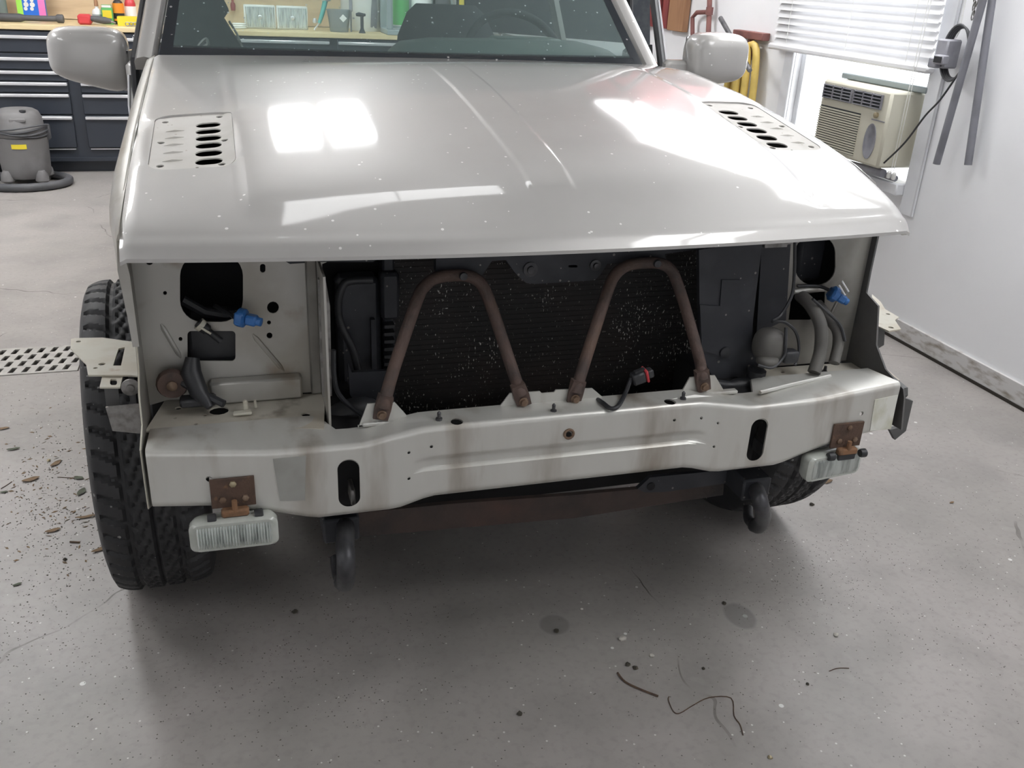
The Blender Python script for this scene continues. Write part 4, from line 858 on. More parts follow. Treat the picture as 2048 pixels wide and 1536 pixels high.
def wheel(x, y, rz, proto=None):
    if proto is None:
        r = part('wheel', MB().lathe([(.06, -.05), (.19, -.06), (.205, -.085), (.212, -.085), (.212, .085), (.205, .085), (.19, .05), (.07, .06), (.03, .07)], (0, 0, 0), 'X', 32), 'steel', None)
        t = part('tyre', tyre(), 'rubber', r)
    else:
        r = proto.copy(); C.objects.link(r); t = proto.children[0].copy(); C.objects.link(t); t.parent = r
    r.parent = car; r.location = Vector((x, y, .345))-car.location; r.rotation_euler = (0, 0, rz); return r
w0 = wheel(-.757, .615, .05)
wheel(.735, .615, .05, w0); wheel(-.75, 3.25, 0, w0); wheel(.728, 3.25, 0, w0)
# ------------------------------------------------------------------ tool chest along the back wall
YT = 5.22
chest = thing('tool_chest', 'long black drawer chest with bright aluminium drawer pulls along the back wall', 'tool chest', (-.6, YT+.3, 0))
part('chest_body', MB().box(-2.6, 1.6, YT+.012, YB-.01, .075, .875, b=.004).box(-2.58, 1.58, YT+.06, YB-.03, .0, .075), 'chest', chest)
part('kick_rail', MB().box(-2.6, 1.6, YT, YT+.012, .075, .10, b=.002), 'chest', chest)
rows = [(.745, .868), (.645, .738), (.577, .638), (.508, .571), (.375, .501), (.165, .368)]
cols = [(-2.58, -1.495), (-1.425, -.50), (-.455, .15), (.20, .82), (.87, 1.57)]
hz_ = [.833, .705, .627, .560, .492, .352]
for cx0, cx1 in cols:
    for k, (z0, z1) in enumerate(rows):
        d = part('drawer', MB().box(cx0, cx1, YT-.010, YT+.012, z0, z1, b=.003), 'chest', chest)
        dz = .010 if (k > 0 or cx0 < -.6) else .010
        zc = hz_[k]+(.012 if cx0 > -.6 and k == 0 else 0)
        zc = min(zc, z1-.012)
        part('drawer_pull', MB().box(cx0+.004, cx1-.004, YT-.026, YT-.008, zc-dz, zc+dz, b=.004), 'alu', d)
for cx0, cx1 in cols: part('lower_trim', MB().box(cx0+.01, cx1-.01, YT-.004, YT+.012, .152, .157), 'alu', chest)
# lettering on the chest, partly behind the windshield pillar
cu = bpy.data.curves.new('logo', 'FONT'); cu.body = 'Snap-on'; cu.size = .062; cu.extrude = .0012; cu.shear = .35; cu.offset = .0012
to = bpy.data.objects.new('logo', cu); C.objects.link(to); dg = bpy.context.evaluated_depsgraph_get(); me = bpy.data.meshes.new_from_object(to.evaluated_get(dg)); bpy.data.objects.remove(to)
me.materials.clear(); me.materials.append(M['alu']); p = at(263, 69, Y=YT)
for v in me.vertices: v.co = Vector((v.co.x, -v.co.z, v.co.y))
lg = bpy.data.objects.new('logo_letters', me); C.objects.link(lg); lg.parent = chest; lg.location = Vector((p.x, YT-.0115, .853-.004))-chest.location; lg.scale = (.8, 1, .45); lg.location.z = .846
WT = .9055
wt = solo('worktop', 'pale wooden worktop lying on the black tool chest', 'worktop', MB().box(-2.62, .62, YT-.02, YB-.005, .876, WT, b=.003), 'wood', (-1, YT, .88))
plyw = struct('wall_panel', MB().box(-2.9, .30, YB-.02, YB-.001, .91, 1.9), 'ply')
DY = 5.45
def top(px, Y=DY): # point on the worktop under the photo column px
    lo_, hi_ = 0, 120
    p = at(px, 45, Y=Y); return Vector((p.x, Y, WT+.0005))
K = lambda Y: (Vector((0, Y, 1))-CV).dot(fw)/FPX
k = .0037
def bottle(name, label, px, hpx, wpx, Y, bodymat, parts_, capmat=None, square=False, neck=.35, grp=None, zb=None, cat='bottle'):
    p = top(px, Y); zb = WT+.0005 if zb is None else zb; p.z = zb; s = (Vector(p)-CV).dot(fw)/FPX; h = hpx*s; r = wpx*s/2
    t = thing(name, label, cat, p, grp)
    if square: b = MB().loft([[Vector((p.x+x*q, p.y+y*q, p.z+z)) for x, y in rrect(-r, r, -r*.5, r*.5, r*.25, 3)] for z, q in ((0, .96), (.004, 1), (h*.8, 1), (h*.9, .8), (h, neck))])
    else: b = MB().lathe([(r*.95, 0), (r, .005), (r, h*.68), (r*.8, h*.8), (r*neck, h*.88), (r*neck, h)], p, n=20)
    part('body', b, bodymat, t)
    if capmat: part('cap', MB().lathe([(r*neck*1.15, h), (r*neck*1.15, h+.025), (r*neck*.7, h+.05)], p, n=14), capmat, t)
    for nm, z0, z1, mt in parts_:
        if square: part(nm, MB().box(p.x-r*.8, p.x+r*.8, p.y-r*.5-.0015, p.y-r*.5+.001, p.z+h*z0, p.z+h*z1), mt, t)
        else: part(nm, MB().lathe([(r+.001, h*z0), (r+.001, h*z1)], p, n=20), mt, t)
    return t
# gaudy carton
p0 = at(38, 40, Y=5.62); p1 = at(94, 40, Y=5.62)
t = thing('carton', 'bright blue, green and pink printed carton standing on the worktop', 'box', (p0.x+.1, 5.62, WT+.0005))
part('carton_body', MB().box(p0.x, p1.x, 5.62, 5.68, WT+.0005, WT+.30, b=.003), 'bluebox', t)
wd_ = p1.x-p0.x
part('green_stripe', MB().box(p0.x-.0005, p0.x+wd_*.2, 5.6185, 5.6205, WT+.002, WT+.298), 'lime', t)
part('pink_stripe', MB().box(p1.x-wd_*.24, p1.x+.0005, 5.6185, 5.6205, WT+.002, WT+.298), 'pink', t)
b = MB()
for fx in (.33, .55):
    cx_ = p0.x+wd_*fx
    for dz, r in ((.05, .012), (.075, .016), (.10, .011), (.12, .014)): b.lathe([(r, 0), (r, .0012)], (cx_+.004*math.sin(dz*90), 5.6172, WT+dz+.02), 'Y', 7)
part('white_marks', b, 'white', t)
solo('dark_bottle', 'dark green bottle at the very left end of the worktop', 'bottle', MB().lathe([(.03, 0), (.032, .01), (.032, .2), (.012, .26), (.012, .32)], at(6, 30, Y=5.6).xy.to_3d()+Vector((0, 0, WT+.0005)), n=16), 'dash', at(6, 30, Y=5.6).xy.to_3d()+Vector((0, 0, WT)))
# grey tool lying flat
b = MB(); q = [Vector((at(px, 40, Y=5.40).x, 5.40+dy, WT+.026)) for px, dy in ((-30, .02), (10, .0), (50, .01), (90, .0), (112, .02))]; b.tube(spline(q, 4), [.0255 if i < 8 else .018 for i in range(17)], 10).lathe([(.02, 0), (.026, .01), (.026, .04), (.018, .045)], (q[-1].x, q[-1].y, WT+.027), 'X', 12)
solo('grey_tool', 'long grey tool lying flat in front of the printed carton', 'tool', b, 'vacdark', q[2]-Vector((0, 0, .026)))
# cordless tool: red battery + dark body
q = top(172, 5.36); t = thing('cordless_tool', 'cordless tool with red battery and dark grey handle lying on the worktop', 'power tool', q)
part('battery', MB().box(q.x-.045, q.x+.035, 5.33, 5.42, WT+.0005, WT+.062, b=.012), 'red', t)
qa = [Vector((at(px, 40, Y=5.35).x, 5.35, WT+.028+z)) for px, z in ((182, .01), (195, .006), (210, .0), (222, -.004))]
part('handle', MB().tube(qa, [.016, .022, .022, .015], 10), 'vacdark', t)
part('blade', MB().tube([qa[-1], qa[-1]+Vector((.025, 0, -.010))], [.008, .005], 8), 'steel', t)
bottle('glue_bottle', 'white squeeze bottle with dark V mark and long pale spout', 197, 32, 19, 5.50, 'white', [('v_label', .25, .55, 'greysteel')], 'brownwood')
bottle('green_carton_bottle', 'white and green bottle with square yellow label', 217, 36, 21, 5.47, 'green', [('yellow_label', .32, .72, 'yellow'), ('white_top_band', .86, .98, 'white')], None, True, .9)
bottle('black_orange_bottle', 'black bottle with round orange label', 240, 52, 21, 5.50, 'blackplastic', [('orange_label', .4, .75, 'orange'), ('orange_band', .12, .2, 'orange')], 'blackplastic')
bottle('red_white_bottle', 'red bottle with white lower label', 264, 56, 21, 5.52, 'red', [('white_label', .05, .6, 'white')], 'red')
q0, q1 = top(236, 5.36), top(276, 5.36); t = thing('parts_tray', 'yellow plastic parts tray at the front of the worktop', 'tray', q0)
part('tray_body', MB().box(q0.x, q1.x, 5.33, 5.43, WT+.0005, WT+.006).box(q0.x, q1.x, 5.33, 5.336, WT+.006, WT+.055).box(q0.x, q1.x, 5.424, 5.43, WT+.006, WT+.055).box(q0.x, q0.x+.006, 5.336, 5.424, WT+.006, WT+.055).box(q1.x-.006, q1.x, 5.336, 5.424, WT+.006, WT+.055), 'yellow', t)
b = MB()
for i in range(5): x = q0.x+.06+i*.022; b.tube([Vector((x+.013*math.cos(a), 5.312+.006*math.sin(i), WT+.014+.011*math.sin(a))) for a in [2*PI*j/12 for j in range(12)]], .003, 6, closed=True)
solo('key_rings', 'small metal rings leaning in front of the yellow tray', 'rings', b, 'steel', (q0.x+.1, 5.312, WT))
# boxed headlamps seen through the windshield
for i, (x0, x1, lab) in enumerate(((489, 552, 'left of two square clear sealed headlamps on the worktop'), (554, 616, 'right of two square clear sealed headlamps on the worktop'))):
    p0, p1 = top(x0, 5.45), top(x1, 5.45); t = thing('sealed_headlamp', lab, 'headlamp', ((p0.x+p1.x)/2, 5.45, WT), 'sealed headlamps')
    part('headlamp_body', MB().box(p0.x, p1.x, 5.45, 5.50, WT+.0005, WT+.150, b=.006), 'white', t)
    V = []; F = []; nx = 40
    for j in range(nx+1):
        x = p0.x+.01+(p1.x-p0.x-.02)*j/nx; y = 5.447-.003*(j % 2)-.002*math.sin(j*.7)
        V += [(x, y, WT+.012), (x, y, WT+.138)]
    for j in range(nx): F.append((2*j, 2*j+2, 2*j+3, 2*j+1))
    part('fluted_lens', MB().add(V, F, False), 'lens', t); pc = Vector(((p0.x+p1.x)/2, 5.441, WT+.075)); part('bulb_cover', MB().lathe([(.014, 0), (.010, -.006), (.002, -.008)], pc, 'Y', 12), 'alu', t)
b = MB()
for i in range(3): b.tube([Vector((at(478, 40, Y=5.4).x+.04*math.cos(a), 5.40+.03*math.sin(a), WT+.008+.011*i)) for a in [2*PI*j/20 for j in range(20)]], .006, 6, closed=True)
solo('wire_coil', 'small coil of white wire left of the sealed headlamps', 'wire', b, 'white', (at(478, 40, Y=5.4).x, 5.40, WT))
p = at(465, 0, Y=5.8); b = MB().tube([(p.x, 5.81, 1.25), (p.x, 5.80, 1.03)], .008, 8).lathe([(.014, -.03), (.018, 0), (.014, .02)], (p.x, 5.80, 1.03), n=10)
solo('hanging_rod', 'thin dark red rod hanging on the plywood panel', 'tool', b, 'maroon', (p.x, 5.81, 1.25))
# spray gun
q = top(640, 5.42); t = thing('spray_gun', 'teal and chrome spray gun leaning beside the clear tub', 'spray gun', q)
part('gun_body', MB().tube([(q.x+.045, 5.44, WT+.20), (q.x+.02, 5.44, WT+.11), (q.x-.005, 5.43, WT+.05)], [.018, .016, .012], 10), 'teal', t)
part('gun_head', MB().lathe([(.022, -.03), (.026, 0), (.018, .03)], (q.x+.05, 5.44, WT+.21), 'X', 14).tube([(q.x-.005, 5.43, WT+.05), (q.x-.04, 5.42, WT+.006)], .006, 8).lathe([(.012, 0), (.016, .01), (.01, .03)], (q.x-.035, 5.42, WT+.05), n=10), 'alu', t)
p = top(678, 5.40); t = thing('clear_tub', 'clear plastic mixing tub with square tag', 'tub', p)
part('tub_body', MB().lathe([(.060, 0), (.062, .003), (.080, .135), (.086, .137), (.086, .142), (.078, .142), (.060, .006)], p, n=28), 'clear', t)
part('tag', MB().box(-.018, .018, -.001, .001, -.018, .018, Matrix.Translation((p.x+.02, p.y-.075, p.z+.09)) @ Matrix.Rotation(.78, 4, 'Y')), 'white', t)
p = top(732, 5.60); t = thing('paint_pail', 'large white pail with brown stain behind the T-handled tool', 'pail', p)
part('pail_body', MB().lathe([(.100, 0), (.103, .005), (.115, .38), (.12, .385), (.12, .40)], p, n=32), 'white', t)
part('pail_stain', MB().sheet([(-.2, .03), (.28, .02), (.35, .12), (.25, .24), (-.05, .26), (-.15, .15)], [], lambda a, z: (p.x+(.1035+.035*z+.0008)*math.sin(a+.35), p.y-(.1035+.035*z+.0008)*math.cos(a+.35), p.z+z), (0, -.0005, 0), gridpts(-.2, .35, .02, .26, 6, 5)), 'greyplastic', t)
p = top(724, 5.33); solo('handled_tool', 'small dark blue T-handled tool standing in front of the pail', 'tool', MB().lathe([(.024, 0), (.018, .012), (.011, .03), (.011, .10), (.016, .11)], p, n=12).tube([(p.x-.04, p.y, p.z+.115), (p.x-.02, p.y, p.z+.118), (p.x+.025, p.y, p.z+.115)], [.009, .014, .008], 8), 'seat', p)
p = top(702, 5.42); solo('putty_knife', 'narrow dark scraper standing between tub and pail', 'tool', MB().box(p.x-.006, p.x+.006, p.y-.002, p.y+.002, p.z, p.z+.20, b=.001).box(p.x-.01, p.x+.012, p.y-.006, p.y+.006, p.z+.13, p.z+.22, b=.003), 'greyplastic', p)
# grey steel shelf with cans, right of the pail
x0, x1 = at(772, 30, Y=5.25).x, at(955, 30, Y=5.25).x; t = thing('steel_shelf', 'grey steel shelf unit standing at the end of the worktop', 'shelf', ((x0+x1)/2, 5.4, WT))
part('shelf_board', MB().box(x0, x1, 5.20, 5.50, WT+.0005, WT+.035, b=.003), 'greysteel', t)
for x in (x0, x1-.03): part('shelf_post', MB().box(x, x+.03, 5.20, 5.23, WT+.036, 1.75, b=.002), 'greysteel', t)
part('shelf_back', MB().box(x0, x1, 5.49, 5.50, WT+.036, 1.75), 'greysteel', t)
zs = WT+.0355
for px, w_, lab, mt, pr_, cm, nm in ((802, 32, 'can with bright green label on the grey shelf', 'white', [('green_label', .1, .75, 'green'), ('number_band', .02, .08, 'greysteel')], 'white', 'spray_can'), (843, 40, 'white bottle with grey label on the shelf', 'white', [('grey_label', .12, .35, 'greysteel')], 'white', 'bottle'), (885, 32, 'dark bottle with small white print on the shelf', 'vacdark', [('white_print', .1, .16, 'white'), ('white_print', .5, .6, 'white')], 'blackplastic', 'bottle'), (922, 20, 'narrow pale yellow bottle on the shelf right end', 'white', [('yellow_label', .3, .8, 'yellow')], 'white', 'bottle')):
    bottle(nm, lab, px, 78, w_, 5.31, mt, pr_, cm, zb=zs, grp='cans and bottles on the grey shelf')

# ------------------------------------------------------------------ shop vacuum
vc = at(62, 372, Z=0); vc = Vector((vc.x-.02, vc.y+.07, 0))
vac = thing('shop_vacuum', 'dusty grey shop vacuum with cord wound round its top', 'vacuum', vc)
part('tank', MB().lathe([(.10, .045), (.125, .05), (.135, .07), (.138, .12), (.145, .26), (.150, .275), (.150, .29), (.14, .295)], vc, n=36), 'vac', vac)
b = MB()
for k_ in range(4):
    a = PI/4+PI/2*k_; q = vc+Vector((.135*math.cos(a), .135*math.sin(a), 0)); b.lathe([(.03, .03), (.04, .04), (.035, .075), (.02, .10)], q, n=14).lathe([(.018, -.012), (.022, -.008), (.022, .008), (.018, .012)], q+Vector((0, 0, .0225)), 'X', 12)
part('caster_foot', b, 'vac', vac)
part('motor_head', MB().lathe([(.145, .296), (.15, .31), (.148, .33), (.135, .35), (.13, .40), (.115, .435), (.09, .45), (.03, .455)], vc, n=36).box(vc.x-.03, vc.x+.06, vc.y-.13, vc.y-.10, .385, .41, b=.006), 'vac', vac)
p = vc+Vector((.045, -.085, .44)); part('switch_hole', MB().lathe([(.018, 0), (.018, .012), (.01, .014)], p, n=12), 'blackplastic', vac)
b = MB()
for i in range(4): b.tube([vc+Vector(((.155+.004*(i % 2))*math.cos(a), (.155+.004*(i % 2))*math.sin(a), .312+.014*i+.012*math.sin(a*2+i))) for a in [2*PI*j/36 for j in range(36)]], .0055, 6, closed=True)
part('power_cord', b, 'vacdark', vac)
part('yellow_label', MB().sheet(dens([(-.25, .235), (.32, .235), (.32, .262), (-.25, .262)], 8), [], lambda a, z: (vc.x+.1455*math.sin(a), vc.y-.1455*math.cos(a), z), (0, -.001, 0), gridpts(-.25, .32, .235, .262, 8, 1)), 'yellow', vac)
part('latch', MB().box(vc.x+.135, vc.x+.165, vc.y-.03, vc.y+.02, .27, .36, b=.006).box(vc.x-.165, vc.x-.135, vc.y-.03, vc.y+.02, .27, .36, b=.006), 'vacdark', vac)
hc = vc+Vector((-.01, -.04, 0))
part('vacuum_hose', MB().tube([hc+Vector((.245*math.cos(a), .20*math.sin(a), .026)) for a in [2*PI*j/60 for j in range(60)]], [.0235 if j % 2 else .0255 for j in range(60)], 12, closed=True), 'vacdark', vac)
q = vc+Vector((-.23, .1, 0)); part('rear_wheel', MB().lathe([(.05, -.03), (.09, -.028), (.10, -.015), (.10, .015), (.09, .028), (.05, .03)], q+Vector((-.06, .12, .10)), 'Y', 24), 'vacdark', vac)
# ------------------------------------------------------------------ floor drain
dg_ = thing('floor_drain', 'rectangular cast floor drain grate with four rows of slots', 'drain', ((gx0+gx1)/2, (gy0+gy1)/2, 0))
hs = []
n_ = 20; pitch = (gx1-gx0-.04)/n_
for r_ in range(4):
    for i in range(n_+(1 if r_ % 2 else 0)):
        cx_ = gx0+.02+pitch*(i+.5 if r_ % 2 == 0 else i+.0); cy_ = gy0+.04+r_*.0585
        if cx_ < gx0+.015 or cx_ > gx1-.02: continue
        hs.append([(cx_+dx+.0*dy, cy_+dy) for dx, dy in ((-.013, -.022), (.005, -.022), (.013, .022), (-.005, .022))])
part('grate', MB().sheet([(gx0+.003, gy0+.003), (gx1-.003, gy0+.003), (gx1-.003, gy1-.003), (gx0+.003, gy1-.003)], hs, lambda x, y: (x, y, .002), (0, 0, -.006)), 'iron', dg_)
part('drain_pit', MB().box(gx0+.001, gx1-.001, gy0+.001, gy1-.001, -.12, -.10), 'black', dg_)
# ------------------------------------------------------------------ window wall things
# blind
bl = thing('window_blind', 'white slatted blind half lowered over the window', 'blind', (XW-.03, (WY0+WY1)/2, 1.05))
by0, by1 = 1.69, 2.80
def slatm(z, tilt=0): 
    b = MB(); V = []
    for y in (by0, by1): V += [(XW-.050, y, z-.018), (XW-.043, y, z+.001), (XW-.033, y, z+.017), (XW-.0325, y, z+.0160), (XW-.0425, y, z-.0002), (XW-.0494, y, z-.0188)]
    return b.add(V, [(0, 1, 7, 6), (1, 2, 8, 7), (2, 3, 9, 8), (3, 4, 10, 9), (4, 5, 11, 10), (5, 0, 6, 11), (0, 1, 2, 3, 4, 5), (6, 7, 8, 9, 10, 11)])
s0 = None
for i in range(44):
    z = 1.088+i*.0305
    if s0 is None: s0 = part('slat', slatm(1.088), 'blind', bl); base = s0.location.copy()
    else: o = s0.copy(); C.objects.link(o); o.parent = bl; o.location = base+Vector((0, 0, i*.0305)); o.rotation_euler = (random.uniform(-.003, .003), 0, 0)
part('bottom_rail', MB().box(XW-.062, XW-.022, by0-.01, by1+.03, 1.045, 1.072, b=.008), 'blind', bl)
part('head_rail', MB().box(XW-.065, XW-.017, by0-.01, by1+.01, 2.43, 2.47, b=.004), 'blind', bl)
for y in (1.82, 2.22, 2.68): part('ladder_cord', MB().tube([(XW-.054, y, 1.06), (XW-.054, y, 2.43)], .0011, 5).tube([(XW-.024, y, 1.06), (XW-.024, y, 2.43)], .0011, 5), 'white', bl)
b = MB()
for y in (1.735, 1.75): b.tube([(XW-.066, y, 2.43), (XW-.066, y, 1.3), (XW-.068, y+.002, .665)], .0014, 5).lathe([(.004, 0), (.009, -.006), (.009, -.026), (.006, -.03)], (XW-.068, y+.002+(y-1.742), .665), n=10)
part('pull_cord', b, 'white', bl)
# air conditioner
XA = 1.945
pa = {k_: at(px, py, X=XA) for k_, (px, py) in dict(tl=(1644, 150), tr=(1787, 176), bl=(1632, 280), br=(1765, 325)).items()}
ay0, ay1 = pa['tr'].y, (pa['tl'].y+pa['bl'].y)/2; az0, az1 = .672, .968
ac = thing('air_conditioner', 'beige window air conditioner under the blind', 'air conditioner', (XA+.1, (ay0+ay1)/2, az0))
part('cabinet', MB().box(XA, XW+.25, ay0, ay1, az0, az1, b=.010), 'ac', ac)
part('top_flap', MB().box(XW-.02, XW+.03, ay0-.06, ay1+.03, az1+.001, az1+.025, b=.004), 'greysteel', ac)
L_ = ay1-ay0
for f0, f1 in ((.10, .49), (.53, .95)):
    y0, y1 = ay0+L_*f0, ay0+L_*f1; gp = part('vent_shade', MB().box(XA-.003, XA+.001, y0, y1, az1-.075, az1-.018), 'acdark', ac)
    b = MB()
    for i in range(5): z = az1-.071+i*.0125; b.box(XA-.010, XA-.002, y0-.002, y1+.002, z-.0018, z+.0018)
    for f in (0, .33, .66, 1): y = y0+(y1-y0)*f; b.box(XA-.010, XA-.002, y-.0025, y+.0025, az1-.074, az1-.017)
    part('louvre', b, 'greyplastic', gp)
gr = part('intake_shade', MB().box(XA-.001, XA+.001, ay0+L_*.36, ay1-.015, az0+.02, az1-.105), 'acdark', ac)
for i in range(17):
    z = az0+.026+i*.0098; part('intake_slat', MB().box(XA-.006, XA-.0005, ay0+L_*.355, ay1-.012, z-.0032, z+.0024), 'ac', gr)
b = MB().loft([[Vector((XA-x_, ay0+L_*.17+r*.036*math.cos(a), az0+.095+r*.07*math.sin(a))) for a in [2*PI*j/28 for j in range(28)]] for x_, r in ((-.002, 1), (.003, 1), (.003, .88), (.001, .82))]); part('control_oval', b, 'greyplastic', ac)
part('control_knob', MB().lathe([(.011, 0), (.011, -.010), (.006, -.012)], (XA, ay0+L_*.14, az0+.20), 'X', 14), 'brass', ac)
part('badge_line', MB().box(XA-.0015, XA, ay0+L_*.02, ay0+L_*.20, az0+.178, az0+.182), 'greyplastic', ac)
# loose dark wires and the blackened sill under it
solo('window_clutter', 'dark rag and wires lying on the sill under the air conditioner', 'rag', MB().tube(spline([(1.99, 1.78, WZ0+.05), (1.985, 1.95, WZ0+.045), (1.98, 2.2, WZ0+.04), (1.99, 2.4, WZ0+.045)], 5), [.018]*16, 8).tube(spline([(2.03, 1.75, WZ0+.035), (2.02, 2.0, WZ0+.036), (2.03, 2.3, WZ0+.036)], 5), .013, 8), 'greyplastic', (2.0, 2.1, WZ0+.02))
# side panel between AC and frame: foam board left open to daylight on both sides
# cord reel box on the casing
p = at(1893, 105, X=2.0); t = thing('transformer_box', 'grey plastic plug box with wound cord hung beside the blind', 'plug box', (XW-.02, p.y, p.z-.06))
part('box_body', MB().box(1.985, 2.05, p.y-.015, p.y+.045, p.z-.055, p.z+.045, b=.006), 'greyplastic', t)
part('plug', MB().box(1.955, 1.985, p.y-.04, p.y+.01, p.z-.04, p.z-.008, b=.004).box(1.96, 1.984, p.y-.005, p.y+.04, p.z-.055, p.z-.02, b=.004), 'greyplastic', t)
part('screen', MB().box(1.953, 1.9555, p.y-.036, p.y+.004, p.z-.034, p.z-.014), 'blackplastic', t)
b = MB()
for i in range(4): b.tube([(2.035-.006*i, p.y-.02+(.052+.004*i)*math.cos(a), p.z+(.088+.003*i)*math.sin(a)) for a in [2*PI*j/32 for j in range(32)]], .0042, 6, closed=True)
part('wound_cord', b, 'vacdark', t)
q0_, q1_ = at(1915, 150, X=2.02), at(1768, 326, X=1.97); part('lead', MB().tube(spline([q0_, at(1880, 200, X=2.0), at(1850, 232, X=1.99), at(1810, 285, X=1.98), q1_], 5), .0038, 6), 'blackplastic', t)
part('hanging_wire', MB().tube([at(1925, 30, X=2.05), at(1920, 60, X=2.05), at(1912, 75, X=2.05)], .003, 6).tube([(2.062, at(1930, 0, X=2.06).y, 1.6), at(1925, 30, X=2.05)], .0018, 6), 'white', t)
# two grey tubes hung on the wall
for a_, c_, lab in (((1966, 0), (1873, 328), 'left grey hanging tube, leaning towards the window'), ((1984, 0), (1936, 330), 'right grey hanging tube, nearly upright')):
    xt_ = 2.035 if c_[0] > 1900 else 1.998; A_, B_ = at(*a_, X=xt_), at(*c_, X=xt_); T_ = A_+(A_-B_)*.35
    solo('hanging_tube', lab, 'tube', MB().tube([T_, B_], .0135, 14).tube([T_+(T_-B_).normalized()*-.001, T_+(T_-B_).normalized()*.03], .016, 14), 'tube', T_, 'grey tubes on the wall')
b = MB()
for i in range(7):
    p = at(1946+3*(i % 2)+i*1.2, 30-i*9, X=2.02); e_ = Vector((0, 0, 1)); o1 = Vector((0, 1, 0)) if i % 2 else Vector((1, .3, 0)).normalized()
    b.tube([p+o1*.0075*math.cos(a)+e_*.017*math.sin(a) for a in [2*PI*j/14 for j in range(14)]], .0022, 6, closed=True)
solo('short_chain', 'short metal chain hanging beside the grey tubes', 'chain', b, 'steel', at(1955, -30, X=2.03))
# T bracket with yellow hose
t = thing('wall_bracket', 'rust-red T bracket on the white wall holding yellow hose', 'bracket', at(1500, 68, X=2.06))
A_, B_ = at(1472, 66, X=2.04), at(1532, 70, X=2.04); part('cross_bar', MB().box(2.02, 2.065, B_.y, A_.y, A_.z-.018, A_.z+.018, b=.003), 'redbrown', t)
A_ = at(1500, 70, X=2.04); part('stem', MB().box(2.035, 2.065, A_.y-.012, A_.y+.012, A_.z-.12, A_.z-.018, b=.003), 'redbrown', t)
b = MB()
for i, (yo, xo_, w_) in enumerate(((0, 1.995, .055), (.03, 2.02, .07), (-.035, 1.97, .045))):
    cy_ = at(1492, 92, X=2.0).y-yo; top_ = at(1492, 92, X=2.0).z+.01*i; pts = []
    for j in range(32):
        a = 2*PI*j/32; z_ = top_-.33+.33*math.sin(a) if True else 0; pts.append((xo_, cy_+w_*math.copysign(abs(math.cos(a))**.6, math.cos(a)), z_))
    b.tube(pts, .019, 10, closed=True)
solo('yellow_hose', 'yellow air hose hung in loops from the T bracket', 'hose', b, 'yellowhose', at(1492, 92, X=2.0))
A_, B_ = at(1441, 36, X=1.93), at(1477, 100, X=1.91); solo('pry_bar', 'dark steel bar leaning diagonally beside the yellow hose', 'bar', MB().tube([A_, B_, B_+(B_-A_)*.6], .012, 8), 'darksteel', B_)
# black pipes
P = [at(1385, 95, X=2.03), at(1385, 35, X=2.03), at(1394, 25, X=2.03), at(1419, 24, X=2.03)]
pv = [at(1420, -60, X=2.03), at(1419, 10, X=2.03), at(1415, 110, X=2.03)]
solo('wall_pipe', 'dark steel pipe with a side branch on the white wall', 'pipe', MB().tube([pv[0], pv[1], pv[2]], .014, 12).tube(P, .012, 12).lathe([(.02, -.02), (.02, .02)], at(1419, 22, X=2.03), n=14), 'redbrown', P[0])
# boards hung at the far end of the window wall
A_, B_ = at(1339, 60, X=2.05), at(1371, 60, X=2.05); solo('wooden_board', 'brown wooden board hanging at the far end of the white wall', 'board', MB().box(2.03, 2.065, B_.y, A_.y, A_.z-.0, 1.75, b=.003), 'brownwood', (2.05, A_.y, A_.z))
t = thing('slatted_rack', 'dark red slatted panel hung beyond the brown board', 'panel', at(1320, 62, X=2.05))
y0 = at(1338, 60, X=2.05).y+.01
for i in range(5): part('slat', MB().box(2.035-.012*(i % 2), 2.065, y0+i*.09, y0+i*.09+.082, 1.06, 1.75, b=.004), 'maroon', t)
# unseen red cabinet, added for the pink reflection on the hood
t = thing('hood_reflection_cabinet', 'added unseen red cabinet high on the window wall', 'cabinet', (1.95, 3.9, 1.7)); part('cabinet_body', MB().box(1.85, 2.069, 3.3, 4.6, 1.7, 2.55, b=.006), 'redcab', t)
for y in (3.31, 3.96): part('cabinet_door', MB().box(1.835, 1.849, y, y+.635, 1.71, 2.54, b=.004), 'redcab', t)
